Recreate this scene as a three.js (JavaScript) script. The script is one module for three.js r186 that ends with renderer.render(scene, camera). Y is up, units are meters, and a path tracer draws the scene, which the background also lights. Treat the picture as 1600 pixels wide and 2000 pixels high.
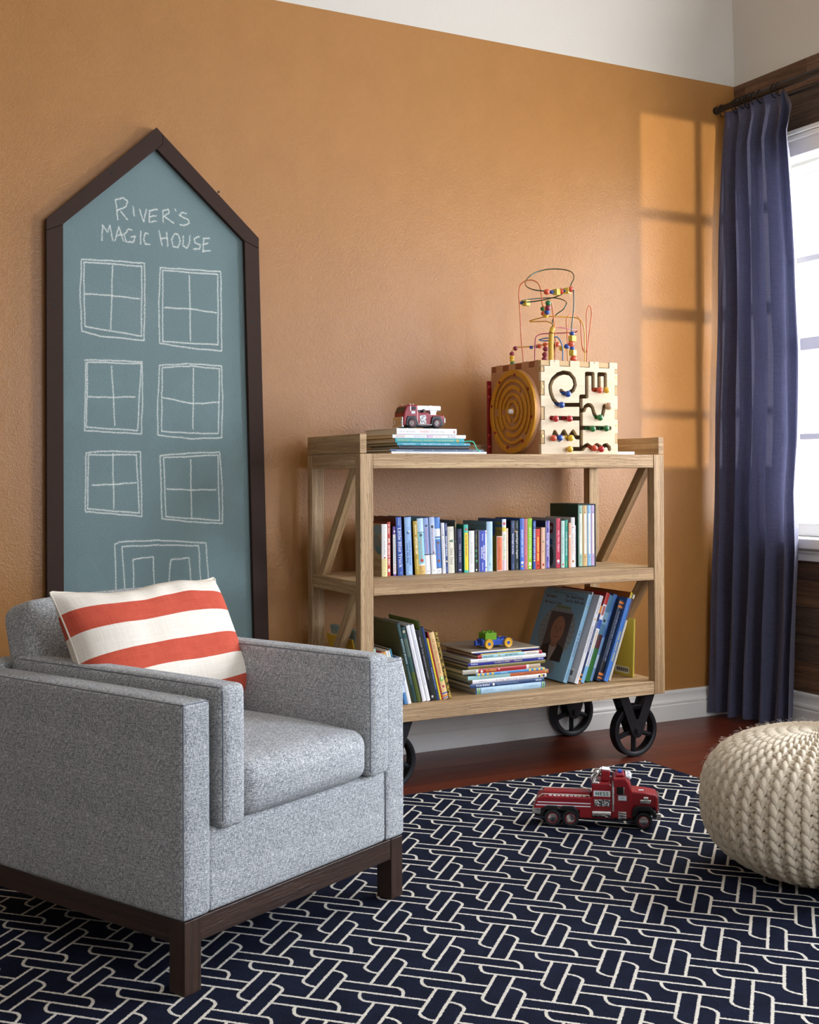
import * as THREE from 'three';
import { RoundedBoxGeometry } from 'three/addons/geometries/RoundedBoxGeometry.js';
import { mergeGeometries } from 'three/addons/utils/BufferGeometryUtils.js';
import { RectAreaLightUniformsLib } from 'three/addons/lights/RectAreaLightUniformsLib.js';

RectAreaLightUniformsLib.init();
const scene = new THREE.Scene();
const V3 = (x, y, z) => new THREE.Vector3(x, y, z);
const D2R = Math.PI / 180;

// ---------- camera (metres; back wall is z = 0, right wall is x = 0, floor is y = 0) ----------
const camera = new THREE.PerspectiveCamera(2 * Math.atan(1000 / 2352.74) / D2R, 1600 / 2000, 0.05, 60);
{
  const yaw = 0.481, pitch = 0.0078, roll = -0.0045;
  const f = V3(Math.sin(yaw), 0, -Math.cos(yaw)), r = V3(Math.cos(yaw), 0, Math.sin(yaw)), u = V3(0, 1, 0);
  const f2 = f.clone().multiplyScalar(Math.cos(pitch)).addScaledVector(u, Math.sin(pitch));
  const u2 = u.clone().multiplyScalar(Math.cos(pitch)).addScaledVector(f, -Math.sin(pitch));
  const r3 = r.clone().multiplyScalar(Math.cos(roll)).addScaledVector(u2, Math.sin(roll));
  const u3 = u2.clone().multiplyScalar(Math.cos(roll)).addScaledVector(r, -Math.sin(roll));
  camera.quaternion.setFromRotationMatrix(new THREE.Matrix4().makeBasis(r3, u3, f2.clone().negate()));
  camera.position.set(-3.4754, 0.9808, 3.7559);
  camera.setViewOffset(1600, 2000, 0.9, 94.8, 1600, 2000);   // shifted lens
  scene.add(camera);
}
const renderer = new THREE.WebGLRenderer({ antialias: true });
renderer.toneMapping = THREE.LinearToneMapping;
renderer.toneMappingExposure = 0.9;
renderer.shadowMap.enabled = true;
renderer.shadowMap.type = THREE.PCFSoftShadowMap;

// ---------- daylight: an even bright sky, the glass of each window, a weak low sun through the rear window ----------
scene.background = new THREE.Color().setRGB(0.92, 0.97, 1.0);
scene.backgroundIntensity = 6;
const SKY = { right: [17, 0xf4f6ff], middle: [30, 0xdde8ff], rear: [4, 0xe2eaff], rear2: [12, 0xe0e9ff] };
const sun = new THREE.DirectionalLight(0xfff6e6, 2.6);
sun.position.set(-0.466 - 0.06 * 6, 1.7 + 0.01 * 6, 4.7 + 6);
sun.target.position.set(-0.466 + 0.06 * 4.7 - 0.0, 1.7 - 0.047, 0);
sun.shadow.radius = 0.6;
sun.shadow.mapSize.set(2048, 2048);
Object.assign(sun.shadow.camera, { left: -4, right: 4, top: 4, bottom: -4, near: 0.1, far: 20 });
scene.add(sun, sun.target);

// ---------- helpers ----------
function rng(seed) { let s = seed >>> 0; return () => { s = (s + 0x6d2b79f5) | 0; let t = Math.imul(s ^ (s >>> 15), 1 | s); t = (t + Math.imul(t ^ (t >>> 7), 61 | t)) ^ t; return ((t ^ (t >>> 14)) >>> 0) / 4294967296; }; }
const rand = rng(20240);
const rr = (a, b) => a + (b - a) * rand();
const lerp = (a, b, t) => a + (b - a) * t;
const clamp = (x, a = 0, b = 1) => Math.min(b, Math.max(a, x));
const sm = (a, b, x) => { const t = clamp((x - a) / (b - a)); return t * t * (3 - 2 * t); };
const taken = {};
function numbered(name) { const n = (taken[name] = (taken[name] ?? -1) + 1); return n ? `${name}_${String(n).padStart(3, '0')}` : name; }
function tag(o, label, category, group) { o.userData.label = label; o.userData.category = category; if (group) o.userData.group = group; return o; }
function thing(name, label, category, pos = [0, 0, 0], turn = 0, group) {
  const o = new THREE.Group(); o.name = numbered(name); o.position.set(...pos); o.rotation.y = turn; scene.add(o); return tag(o, label, category, group);
}
function part(name, geo, mat, parent) { const m = new THREE.Mesh(geo, mat); m.name = name; parent.add(m); return m; }
function struct(name, geo, mat, parent) {
  const m = new THREE.Mesh(geo, mat); m.name = name; (parent ?? scene).add(m);
  if (!parent) { m.userData.kind = 'structure'; }
  return m;
}
const tr = (g, x = 0, y = 0, z = 0) => g.translate(x, y, z);
const box = (w, h, d, x = 0, y = 0, z = 0) => tr(new THREE.BoxGeometry(w, h, d), x, y, z);
const span = (x0, x1, y0, y1, z0, z1) => box(x1 - x0, y1 - y0, z1 - z0, (x0 + x1) / 2, (y0 + y1) / 2, (z0 + z1) / 2);
const rbox = (w, h, d, r, x = 0, y = 0, z = 0, s = 2) => tr(new RoundedBoxGeometry(w, h, d, s, Math.min(r, w / 2.01, h / 2.01, d / 2.01)), x, y, z);
const rspan = (x0, x1, y0, y1, z0, z1, r, s = 2) => rbox(x1 - x0, y1 - y0, z1 - z0, r, (x0 + x1) / 2, (y0 + y1) / 2, (z0 + z1) / 2, s);
const cyl = (r, h, seg = 24, r2 = r) => new THREE.CylinderGeometry(r2, r, h, seg);
function merge(list) { return mergeGeometries(list.map((g) => { const n = g.index ? g.toNonIndexed() : g; for (const k of Object.keys(n.attributes)) if (!['position', 'normal', 'uv'].includes(k)) n.deleteAttribute(k); return n; })); }
function tube(pts, r, seg = 40, rad = 8, closed = false) { return new THREE.TubeGeometry(new THREE.CatmullRomCurve3(pts.map((p) => (p.isVector3 ? p : V3(...p))), closed, 'centripetal'), seg, r, rad, closed); }
function bar(a, b, r, seg = 10) { const A = V3(...a), B = V3(...b), g = cyl(r, A.distanceTo(B), seg); g.applyQuaternion(new THREE.Quaternion().setFromUnitVectors(V3(0, 1, 0), B.clone().sub(A).normalize())); return g.translate((A.x + B.x) / 2, (A.y + B.y) / 2, (A.z + B.z) / 2); }
function shape(pts) { const s = new THREE.Shape(); pts.forEach(([x, y], i) => (i ? s.lineTo(x, y) : s.moveTo(x, y))); s.closePath(); return s; }
function extr(s, depth, bevel = 0, o = {}) { return new THREE.ExtrudeGeometry(s, { depth: depth - 2 * bevel, bevelEnabled: bevel > 0, bevelThickness: bevel, bevelSize: bevel, bevelOffset: -bevel, bevelSegments: 2, curveSegments: 16, ...o }).translate(0, 0, bevel); }
// uv in metres by the facing of each vertex; grain = axis that runs along u
function muv(g, grain = 'x', su = 1, sv = 1, ou = rand() * 7, ov = rand() * 7) {
  const geo = g.index ? g.toNonIndexed() : g, p = geo.attributes.position, n = geo.attributes.normal, uv = new Float32Array(p.count * 2);
  const ax = { x: 0, y: 1, z: 2 }[grain];
  for (let f = 0; f < p.count; f += 3) {
    const s = [0, 0, 0];
    for (let k = 0; k < 3; k++) { s[0] += Math.abs(n.getX(f + k)); s[1] += Math.abs(n.getY(f + k)); s[2] += Math.abs(n.getZ(f + k)); }
    const d = s.indexOf(Math.max(...s)); const others = [0, 1, 2].filter((k) => k !== d);
    const a = others.includes(ax) ? ax : others[0], b = others.find((k) => k !== a);
    for (let k = 0; k < 3; k++) { const c = [p.getX(f + k), p.getY(f + k), p.getZ(f + k)]; uv[(f + k) * 2] = c[a] / su + ou; uv[(f + k) * 2 + 1] = c[b] / sv + ov; }
  }
  geo.setAttribute('uv', new THREE.BufferAttribute(uv, 2)); return geo;
}
// box with soft rounded edges and slightly swollen faces (upholstery)
function soft(w, h, d, r, puff = [0, 0, 0], n = 14) {
  const g = new THREE.BoxGeometry(1, 1, 1, n, n, n), p = g.attributes.position, half = [w / 2, h / 2, d / 2];
  const map = (t, H) => { const s = Math.sign(t), a = Math.abs(t) * 2, k = 0.55; return a < k ? s * (a / k) * (H - r) : s * ((H - r) + r * Math.sin(((a - k) / (1 - k)) * Math.PI / 2)); };
  for (let i = 0; i < p.count; i++) {
    const q = [p.getX(i), p.getY(i), p.getZ(i)].map((t, k) => map(t, half[k]));
    const c = q.map((t, k) => clamp(t, -(half[k] - r), half[k] - r)), e = q.map((t, k) => t - c[k]), L = Math.hypot(...e) || 1;
    const out = L > 1e-9 ? c.map((t, k) => t + (e[k] / L) * r) : c;
    const F = (k) => 1 - Math.pow(Math.abs(out[k] / half[k]), 3);
    const nn = e.map((t) => t / L);
    out[0] += nn[0] * puff[0] * F(1) * F(2); out[1] += nn[1] * puff[1] * F(0) * F(2); out[2] += nn[2] * puff[2] * F(0) * F(1);
    p.setXYZ(i, ...out);
  }
  g.deleteAttribute('normal'); g.computeVertexNormals();
  return g;
}
// tileable value noise on a w x h raster
function vn(w, h, fx, fy, seed) {
  const R = rng(seed), L = new Float32Array(fx * fy).map(() => R()), out = new Float32Array(w * h);
  for (let j = 0; j < h; j++) {
    const y = (j / h) * fy, y0 = Math.floor(y), ty = y - y0, sy = ty * ty * (3 - 2 * ty), r0 = (y0 % fy) * fx, r1 = ((y0 + 1) % fy) * fx;
    for (let i = 0; i < w; i++) {
      const x = (i / w) * fx, x0 = Math.floor(x), tx = x - x0, sx = tx * tx * (3 - 2 * tx), a = x0 % fx, b = (x0 + 1) % fx;
      out[j * w + i] = lerp(lerp(L[r0 + a], L[r0 + b], sx), lerp(L[r1 + a], L[r1 + b], sx), sy);
    }
  }
  return out;
}
function tex(w, h, fn, srgb = true) {
  const d = new Uint8Array(w * h * 4);
  for (let j = 0; j < h; j++) for (let i = 0; i < w; i++) { const k = j * w + i, c = fn(i, j, k); d[k * 4] = clamp(c[0], 0, 255); d[k * 4 + 1] = clamp(c[1], 0, 255); d[k * 4 + 2] = clamp(c[2], 0, 255); d[k * 4 + 3] = 255; }
  return finish(new THREE.DataTexture(d, w, h), srgb);
}
function finish(t, srgb = true) { t.wrapS = t.wrapT = THREE.RepeatWrapping; t.magFilter = THREE.LinearFilter; t.minFilter = THREE.LinearMipmapLinearFilter; t.generateMipmaps = true; t.anisotropy = 8; if (srgb) t.colorSpace = THREE.SRGBColorSpace; t.needsUpdate = true; return t; }
const gray = (w, h, fn) => tex(w, h, (i, j, k) => { const v = fn(i, j, k) * 255; return [v, v, v]; }, false);
const mixc = (a, b, t) => [lerp(a[0], b[0], t), lerp(a[1], b[1], t), lerp(a[2], b[2], t)];
function mat(color, roughness = 0.6, o = {}) { return new THREE.MeshPhysicalMaterial({ color, roughness, ...o }); }

// ---------- materials ----------
const M = {};
{
  // wall paint: roller stipple
  const a = vn(512, 512, 110, 110, 1), b = vn(512, 512, 45, 45, 2), c = vn(512, 512, 7, 7, 3);
  const stip = gray(512, 512, (i, j, k) => 0.55 * a[k] + 0.35 * b[k] + 0.1 * c[k]);
  const blot = vn(512, 512, 5, 5, 4), blot2 = vn(512, 512, 23, 23, 5);
  const paint = tex(512, 512, (i, j, k) => { const t = 0.6 * blot[k] + 0.4 * blot2[k]; return mixc([166, 115, 59], [173, 121, 64], t); });
  M.wall = mat(0xffffff, 0.38, { map: paint, bumpMap: stip, bumpScale: 0.0008, specularIntensity: 1 });
  M.white = mat(new THREE.Color(0xd6d0c3), 0.85, { bumpMap: stip, bumpScale: 0.0005 });
  M.trim = mat(new THREE.Color(0xe8e6df), 0.35);
  M.plain = mat(new THREE.Color(0x98928a), 0.8, { bumpMap: stip, bumpScale: 0.0006 });
  M.stucco = mat(new THREE.Color(0xcfc8bb), 0.9);
}
function woodTex(seed, c1, c2, pore, w = 1024, h = 512, poreAmt = 0.5) {
  const n1 = vn(w, h, 3, 26, seed), n2 = vn(w, h, 7, 90, seed + 1), n3 = vn(w, h, 20, 210, seed + 2), n4 = vn(w, h, 60, 256, seed + 3), n5 = vn(w, h, 2, 5, seed + 4);
  return tex(w, h, (i, j, k) => {
    const t = 0.34 * n1[k] + 0.3 * n2[k] + 0.2 * n3[k] + 0.16 * n5[k];
    let c = mixc(c1, c2, sm(0.25, 0.75, t));
    const p = sm(0.66, 0.86, n4[k] * 0.55 + n3[k] * 0.45) * poreAmt; c = mixc(c, pore, p);
    return c;
  });
}
function woodBump(seed, w = 1024, h = 512) { const n3 = vn(w, h, 20, 210, seed + 2), n4 = vn(w, h, 60, 256, seed + 3); return gray(w, h, (i, j, k) => 1 - sm(0.5, 0.86, n4[k] * 0.55 + n3[k] * 0.45)); }
{
  const bump = woodBump(30);
  M.oak = [0, 1, 2].map((i) => mat(0xffffff, 0.62, { map: woodTex(30 + i * 10, [[158, 124, 84], [149, 115, 77], [166, 133, 94]][i], [[200, 168, 123], [188, 155, 111], [208, 178, 136]][i], [96, 72, 50]), bumpMap: bump, bumpScale: 0.0009 }));
  M.walnut = mat(0xffffff, 0.38, { map: woodTex(70, [46, 31, 24], [66, 46, 35], [28, 18, 14]), bumpMap: bump, bumpScale: 0.0003 });
  M.clad = [0, 1, 2, 3].map((i) => mat(0xffffff, 0.75, { map: woodTex(80 + i * 9, [[66, 46, 34], [88, 60, 40], [74, 55, 42], [98, 70, 48]][i], [[104, 76, 56], [132, 96, 66], [110, 86, 66], [140, 106, 76]][i], [38, 26, 20]), bumpMap: bump, bumpScale: 0.0014 }));
  M.floor = [0, 1, 2, 3].map((i) => mat(0xb8967c, 0.34, { map: woodTex(120 + i * 9, [[120, 58, 30], [108, 50, 26], [130, 66, 35], [114, 54, 30]][i], [[158, 84, 46], [146, 76, 42], [166, 94, 54], [150, 80, 46]][i], [70, 32, 18], 1024, 512, 0.35), bumpMap: bump, bumpScale: 0.0002, specularIntensity: 0.7 }));
}
{
  // tweed: crossing threads of mixed grey-blue tones, 0.16 m tile
  const N = 768, C = 4, T = N / C, R = rng(55);
  const warp = Array.from({ length: T }, () => R()), weft = Array.from({ length: T }, () => R());
  const s1 = vn(T, T, 40, T, 56), s2 = vn(T, T, T, 40, 57), big = vn(T, T, 40, 40, 58), cell = new Float32Array(T * T).map(() => R());
  const tone = (i, j) => { const a = Math.floor(i / C), b = Math.floor(j / C), k = b * T + a, over = (a + 2 * b) % 4 < 2; const t = over ? 0.12 * warp[a] + 0.88 * s2[k] : 0.12 * weft[b] + 0.88 * s1[k]; return clamp(0.62 * t + 0.34 * cell[k] + 0.04 * big[k]); };
  const fmap = tex(N, N, (i, j) => { const t = sm(0.22, 0.78, tone(i, j)); return mixc([104, 109, 113], [240, 240, 236], t); });
  const fb = gray(N, N, (i, j) => { const a = Math.floor(i / C), b = Math.floor(j / C), over = (a + 2 * b) % 4 < 2, x = (i % C) / (C - 1) - 0.5, y = (j % C) / (C - 1) - 0.5; return (over ? 0.55 - x * x * 1.6 : 0.35 - y * y * 1.2) + 0.35 * tone(i, j); });
  M.tweed = mat(0xffffff, 0.95, { map: fmap, bumpMap: fb, bumpScale: 0.0009, sheen: 0.25, sheenRoughness: 0.6, sheenColor: new THREE.Color(0xd8dde2) });
  M.seam = mat(new THREE.Color(0x787d82), 0.95);
}
M.black = mat(new THREE.Color(0x17171a), 0.5, { metalness: 0.25 });
M.rod = mat(new THREE.Color(0x3a3430), 0.38, { metalness: 0.6 });
M.chrome = mat(new THREE.Color(0xd9d9da), 0.14, { metalness: 1 });
M.glass = mat(0xffffff, 0.02, { transmission: 1, thickness: 0, ior: 1.45 });
M.page = mat(new THREE.Color(0xe4dcc8), 0.9);
// ---------- room shell ----------
const XL = -4.6, ZR = 4.7, HW = 2.56, HT = 3.0;
struct('wall_back', muv(span(XL - 0.15, 0.15, 0, HT, -0.15, 0), 'x', 0.33, 0.33), M.wall);
struct('wall_left', muv(span(XL - 0.15, XL, 0, HT, 0, ZR), 'z'), M.plain);
// rectangle [u0,u1] x [v0,v1] minus openings, as rectangles
function around(u0, u1, v0, v1, holes) {
  const us = [u0, u1, ...holes.flatMap((h) => [h[0], h[1]])].sort((a, b) => a - b), out = [];
  for (let i = 0; i + 1 < us.length; i++) {
    if (us[i + 1] - us[i] < 1e-6) continue;
    const m = (us[i] + us[i + 1]) / 2, hs = holes.filter((h) => m > h[0] && m < h[1]).sort((a, b) => a[2] - b[2]);
    let v = v0;
    for (const h of hs) { if (h[2] > v) out.push([us[i], us[i + 1], v, h[2]]); v = h[3]; }
    if (v < v1) out.push([us[i], us[i + 1], v, v1]);
  }
  return out;
}
// openings: window_1 and window_2 in the right wall (u = z), window_3 in the rear wall (u = x)
const OPEN_R = [[0.14, 1.21, 0.71, 2.2], [1.94, 3.01, 0.71, 2.2]];
const OPEN_B = [[-0.83, -0.13, 0.99, 2.48], [-2.155, -1.085, 0.71, 2.2]];
const wallRight = struct('wall_right', muv(merge(around(0, ZR, 0, HT, OPEN_R).map(([a, b, c, d]) => span(0.012, 0.17, c, d, a, b))), 'z'), M.stucco);
struct('wall_front', muv(merge(around(XL - 0.15, 0.17, 0, HT, OPEN_B).map(([a, b, c, d]) => span(a, b, c, d, ZR, ZR + 0.15))), 'x'), M.plain);
// timber cladding on the right wall: boards of uneven length and thickness
{
  const H = 0.105, holes = OPEN_R.map(([a, b, c, d]) => [a - 0.02, b + 0.02, c, d]);
  for (let r = 0; r < 25; r++) {
    const y1 = HW - 0.001 - r * H, y0 = Math.max(0.1, y1 - H + 0.0015);
    if (y1 < 0.12) break;
    let spans = [[0.001, ZR - 0.001]];
    for (const h of holes) if (y1 > h[2] && y0 < h[3]) spans = spans.flatMap(([a, b]) => [[a, Math.min(b, h[0])], [Math.max(a, h[1]), b]].filter(([p, q]) => q - p > 0.02));
    for (const [a, b] of spans) {
      let z = a, first = r === 0 && a < 0.01;
      while (z < b - 1e-4) {
        let e = first ? 0.061 : z + rr(0.45, 1.15); first = false;
        if (r === 0 && Math.abs(z - 0.061) < 1e-4) e = 0.395;
        if (b - e < 0.15) e = b;
        part('plank', muv(span(-rr(0, 0.003), 0.012, y0, y1, z + 0.0004, e - 0.0006), 'z', 1, 0.25), M.clad[Math.floor(rand() * 4)], wallRight);
        z = e;
      }
    }
  }
}
// floor boards
{
  const fl = struct('floor', muv(span(XL - 0.15, 0.17, -0.12, -0.018, -0.15, ZR + 0.15), 'x'), M.walnut);
  const W = 0.0826;
  for (let r = 0; r * W < ZR; r++) {
    const z0 = r * W, z1 = Math.min(ZR, z0 + W - 0.0006);
    let x = XL - rr(0, 0.6);
    while (x < 0.012) {
      let e = x + rr(1.0, 1.7); if (0.012 - e < 0.25) e = 0.012;
      part('floorboard', muv(span(Math.max(x, XL) + 0.0003, e - 0.0003, -0.018, -rr(0, 0.0003), z0, z1), 'x', 1, 0.25), M.floor[Math.floor(rand() * 4)], fl);
      x = e;
    }
  }
}
// coved ceiling
{
  const A = 0.4, B = 0.4, N = 14, pos = [], idx = [];
  const ring = (i) => { const t = (i / N) * Math.PI / 2; return [A * (1 - Math.cos(t)), HW + B * Math.sin(t)]; };
  for (let s = 0; s < 4; s++) {
    const base = pos.length / 3;
    for (let i = 0; i <= N; i++) {
      const [d, y] = ring(i), x0 = XL + d, x1 = 0 - d, z0 = d, z1 = ZR - d;
      const c = [[x0, z0], [x1, z0], [x1, z1], [x0, z1]], a = c[s], b = c[(s + 1) % 4];
      pos.push(a[0], y, a[1], b[0], y, b[1]);
      if (i) { const k = base + i * 2; idx.push(k - 2, k - 1, k, k, k - 1, k + 1); }
    }
  }
  const g = new THREE.BufferGeometry(); g.setAttribute('position', new THREE.Float32BufferAttribute(pos, 3)); g.setIndex(idx); g.computeVertexNormals();
  const cg = muv(g, 'x');
  struct('ceiling', merge([cg, muv(span(XL - 0.15, 0.17, HW + B, HW + B + 0.12, -0.15, ZR + 0.15), 'x')]), new THREE.MeshPhysicalMaterial().copy(M.white));
  scene.children.at(-1).material.side = THREE.DoubleSide;
}
// baseboards: moulded profile extruded along each wall
function baseProfile(h) {
  const s = new THREE.Shape(); s.moveTo(0, 0); s.lineTo(0.02, 0); s.lineTo(0.02, h * 0.5); s.quadraticCurveTo(0.02, h * 0.53, 0.016, h * 0.54); s.lineTo(0.0165, h * 0.57); s.quadraticCurveTo(0.0195, h * 0.58, 0.0185, h * 0.62);
  s.quadraticCurveTo(0.017, h * 0.66, 0.013, h * 0.7); s.quadraticCurveTo(0.0105, h * 0.78, 0.0115, h * 0.86); s.quadraticCurveTo(0.013, h * 0.9, 0.012, h * 0.96); s.quadraticCurveTo(0.0105, h, 0.006, h); s.lineTo(0, h); s.closePath(); return s;
}
const skirt = (h, len) => new THREE.ExtrudeGeometry(baseProfile(h), { depth: len, bevelEnabled: false, curveSegments: 6 });
// (profile x = out from the wall)
struct('baseboard_back', skirt(0.117, 4.6).rotateY(-Math.PI / 2).translate(0, 0, 0), M.trim);
struct('baseboard_right', skirt(0.135, ZR).rotateY(Math.PI).translate(0, 0, ZR), M.trim);
struct('baseboard_left', skirt(0.117, ZR).translate(XL, 0, 0), M.trim);
struct('baseboard_front', skirt(0.117, 4.6).rotateY(Math.PI / 2).translate(XL, 0, ZR), M.trim);

// windows: local x across, y up, z into the room; cols / rows are glass edges
function makeWindow(name, place, turn, cols, rows, meeting, opt = {}) {
  const o = new THREE.Group(); o.name = name; o.position.set(...place); o.rotation.y = turn; o.userData.kind = 'structure'; scene.add(o);
  const x0 = cols[0][0], x1 = cols.at(-1)[1], yT = rows[0][1], yB = rows.at(-1)[0], J = 0.055;
  const jx0 = x0 - J, jx1 = x1 + J, jyT = yT + J, jyB = yB - J;
  // reveal lining
  part('jamb', merge([span(jx0 - 0.012, jx0, jyB, jyT, -0.16, 0.0), span(jx1, jx1 + 0.012, jyB, jyT, -0.16, 0.0), span(jx0 - 0.012, jx1 + 0.012, jyT, jyT + 0.012, -0.16, 0.0), span(jx0 - 0.012, jx1 + 0.012, jyB - 0.012, jyB, -0.16, 0.0)]), M.trim, o);
  // casing with a moulded head
  const C = 0.085;
  for (const [a, b] of [[jx0 - C, jx0 + 0.004], [jx1 - 0.004, jx1 + C]]) part('casing', merge([rspan(a, b, jyB - 0.02, jyT + 0.0, 0.0, 0.018, 0.004), rspan(a + 0.012, a + 0.03, jyB - 0.02, jyT, 0.016, 0.026, 0.004)]), M.trim, o);
  part('head_casing', merge([rspan(jx0 - C, jx1 + C, jyT - 0.004, jyT + 0.06, 0.0, 0.018, 0.004), rspan(jx0 - C - 0.006, jx1 + C + 0.006, jyT + 0.055, jyT + 0.075, 0.0, 0.03, 0.006), rspan(jx0 - C - 0.012, jx1 + C + 0.012, jyT + 0.075, jyT + 0.093, 0.0, 0.038, 0.005)]), M.trim, o);
  part('sill', rspan(jx0 - C - 0.02, jx1 + C + 0.02, jyB - 0.038, jyB + 0.004, -0.1, 0.05, 0.008), M.trim, o);
  part('apron', merge([rspan(jx0 - C, jx1 + C, jyB - 0.085, jyB - 0.04, 0.0, 0.02, 0.004), rspan(jx0 - C, jx1 + C, jyB - 0.055, jyB - 0.044, 0.01, 0.028, 0.004)]), M.trim, o);
  // sashes
  const mid = meeting, zU = -0.105, zL = -0.07;
  const sash = (nm, ra, z) => {
    const t = ra[0][1], b = ra.at(-1)[0], S = 0.05;
    const list = [rspan(jx0, x0 + 0.001, b - 0.045, t + 0.045, z - 0.018, z + 0.018, 0.004), rspan(x1 - 0.001, jx1, b - 0.045, t + 0.045, z - 0.018, z + 0.018, 0.004), rspan(x0, x1, t - 0.001, Math.min(t + S, jyT), z - 0.018, z + 0.018, 0.004), rspan(x0, x1, Math.max(b - S, jyB), b + 0.001, z - 0.018, z + 0.018, 0.004)];
    const so = part(nm, merge(list), M.trim, o);
    for (let i = 0; i + 1 < cols.length; i++) part('muntin', rspan(cols[i][1] - 0.002, cols[i + 1][0] + 0.002, b, t, z - 0.014, z + 0.014, 0.004), M.trim, so);
    for (let i = 0; i + 1 < ra.length; i++) part('muntin', rspan(x0, x1, ra[i + 1][1] - 0.002, ra[i][0] + 0.002, z - 0.013, z + 0.013, 0.004), M.trim, so);
    for (const [a, c] of cols) for (const [p, q] of ra) part('pane', tr(new THREE.PlaneGeometry(c - a + 0.004, q - p + 0.004), (a + c) / 2, (p + q) / 2, z), M.glass, so);
  };
  sash('upper_sash', rows.filter((r) => r[0] >= mid), zU);
  sash('lower_sash', rows.filter((r) => r[0] < mid), zL);
  const [power, color] = opt.light;
  const L = new THREE.RectAreaLight(color, power, x1 - x0, yT - yB);
  L.position.set((x0 + x1) / 2, (yT + yB) / 2, -0.2); L.rotation.y = Math.PI; o.add(L);
  return o;
}
const colsR = [[0, 0.305], [0.327, 0.632], [0.654, 0.96]], rowsR = [[1.824, 2.14], [1.486, 1.802], [1.126, 1.45], [0.778, 1.104]];
makeWindow('window_1', [0, 0, 0.195], -Math.PI / 2, colsR, rowsR, 1.47, { light: SKY.right });
makeWindow('window_2', [0, 0, 1.995], -Math.PI / 2, colsR, rowsR, 1.47, { light: SKY.middle });
makeWindow('window_3', [-0.19, 0, ZR], Math.PI, [[0, 0.276], [0.308, 0.584]], [[2.063, 2.437], [1.678, 2.023], [1.271, 1.627], [1.045, 1.241]], 1.65, { light: SKY.rear });
makeWindow('window_4', [-1.14, 0, ZR], Math.PI, colsR, rowsR, 1.47, { light: SKY.rear2 });
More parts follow.
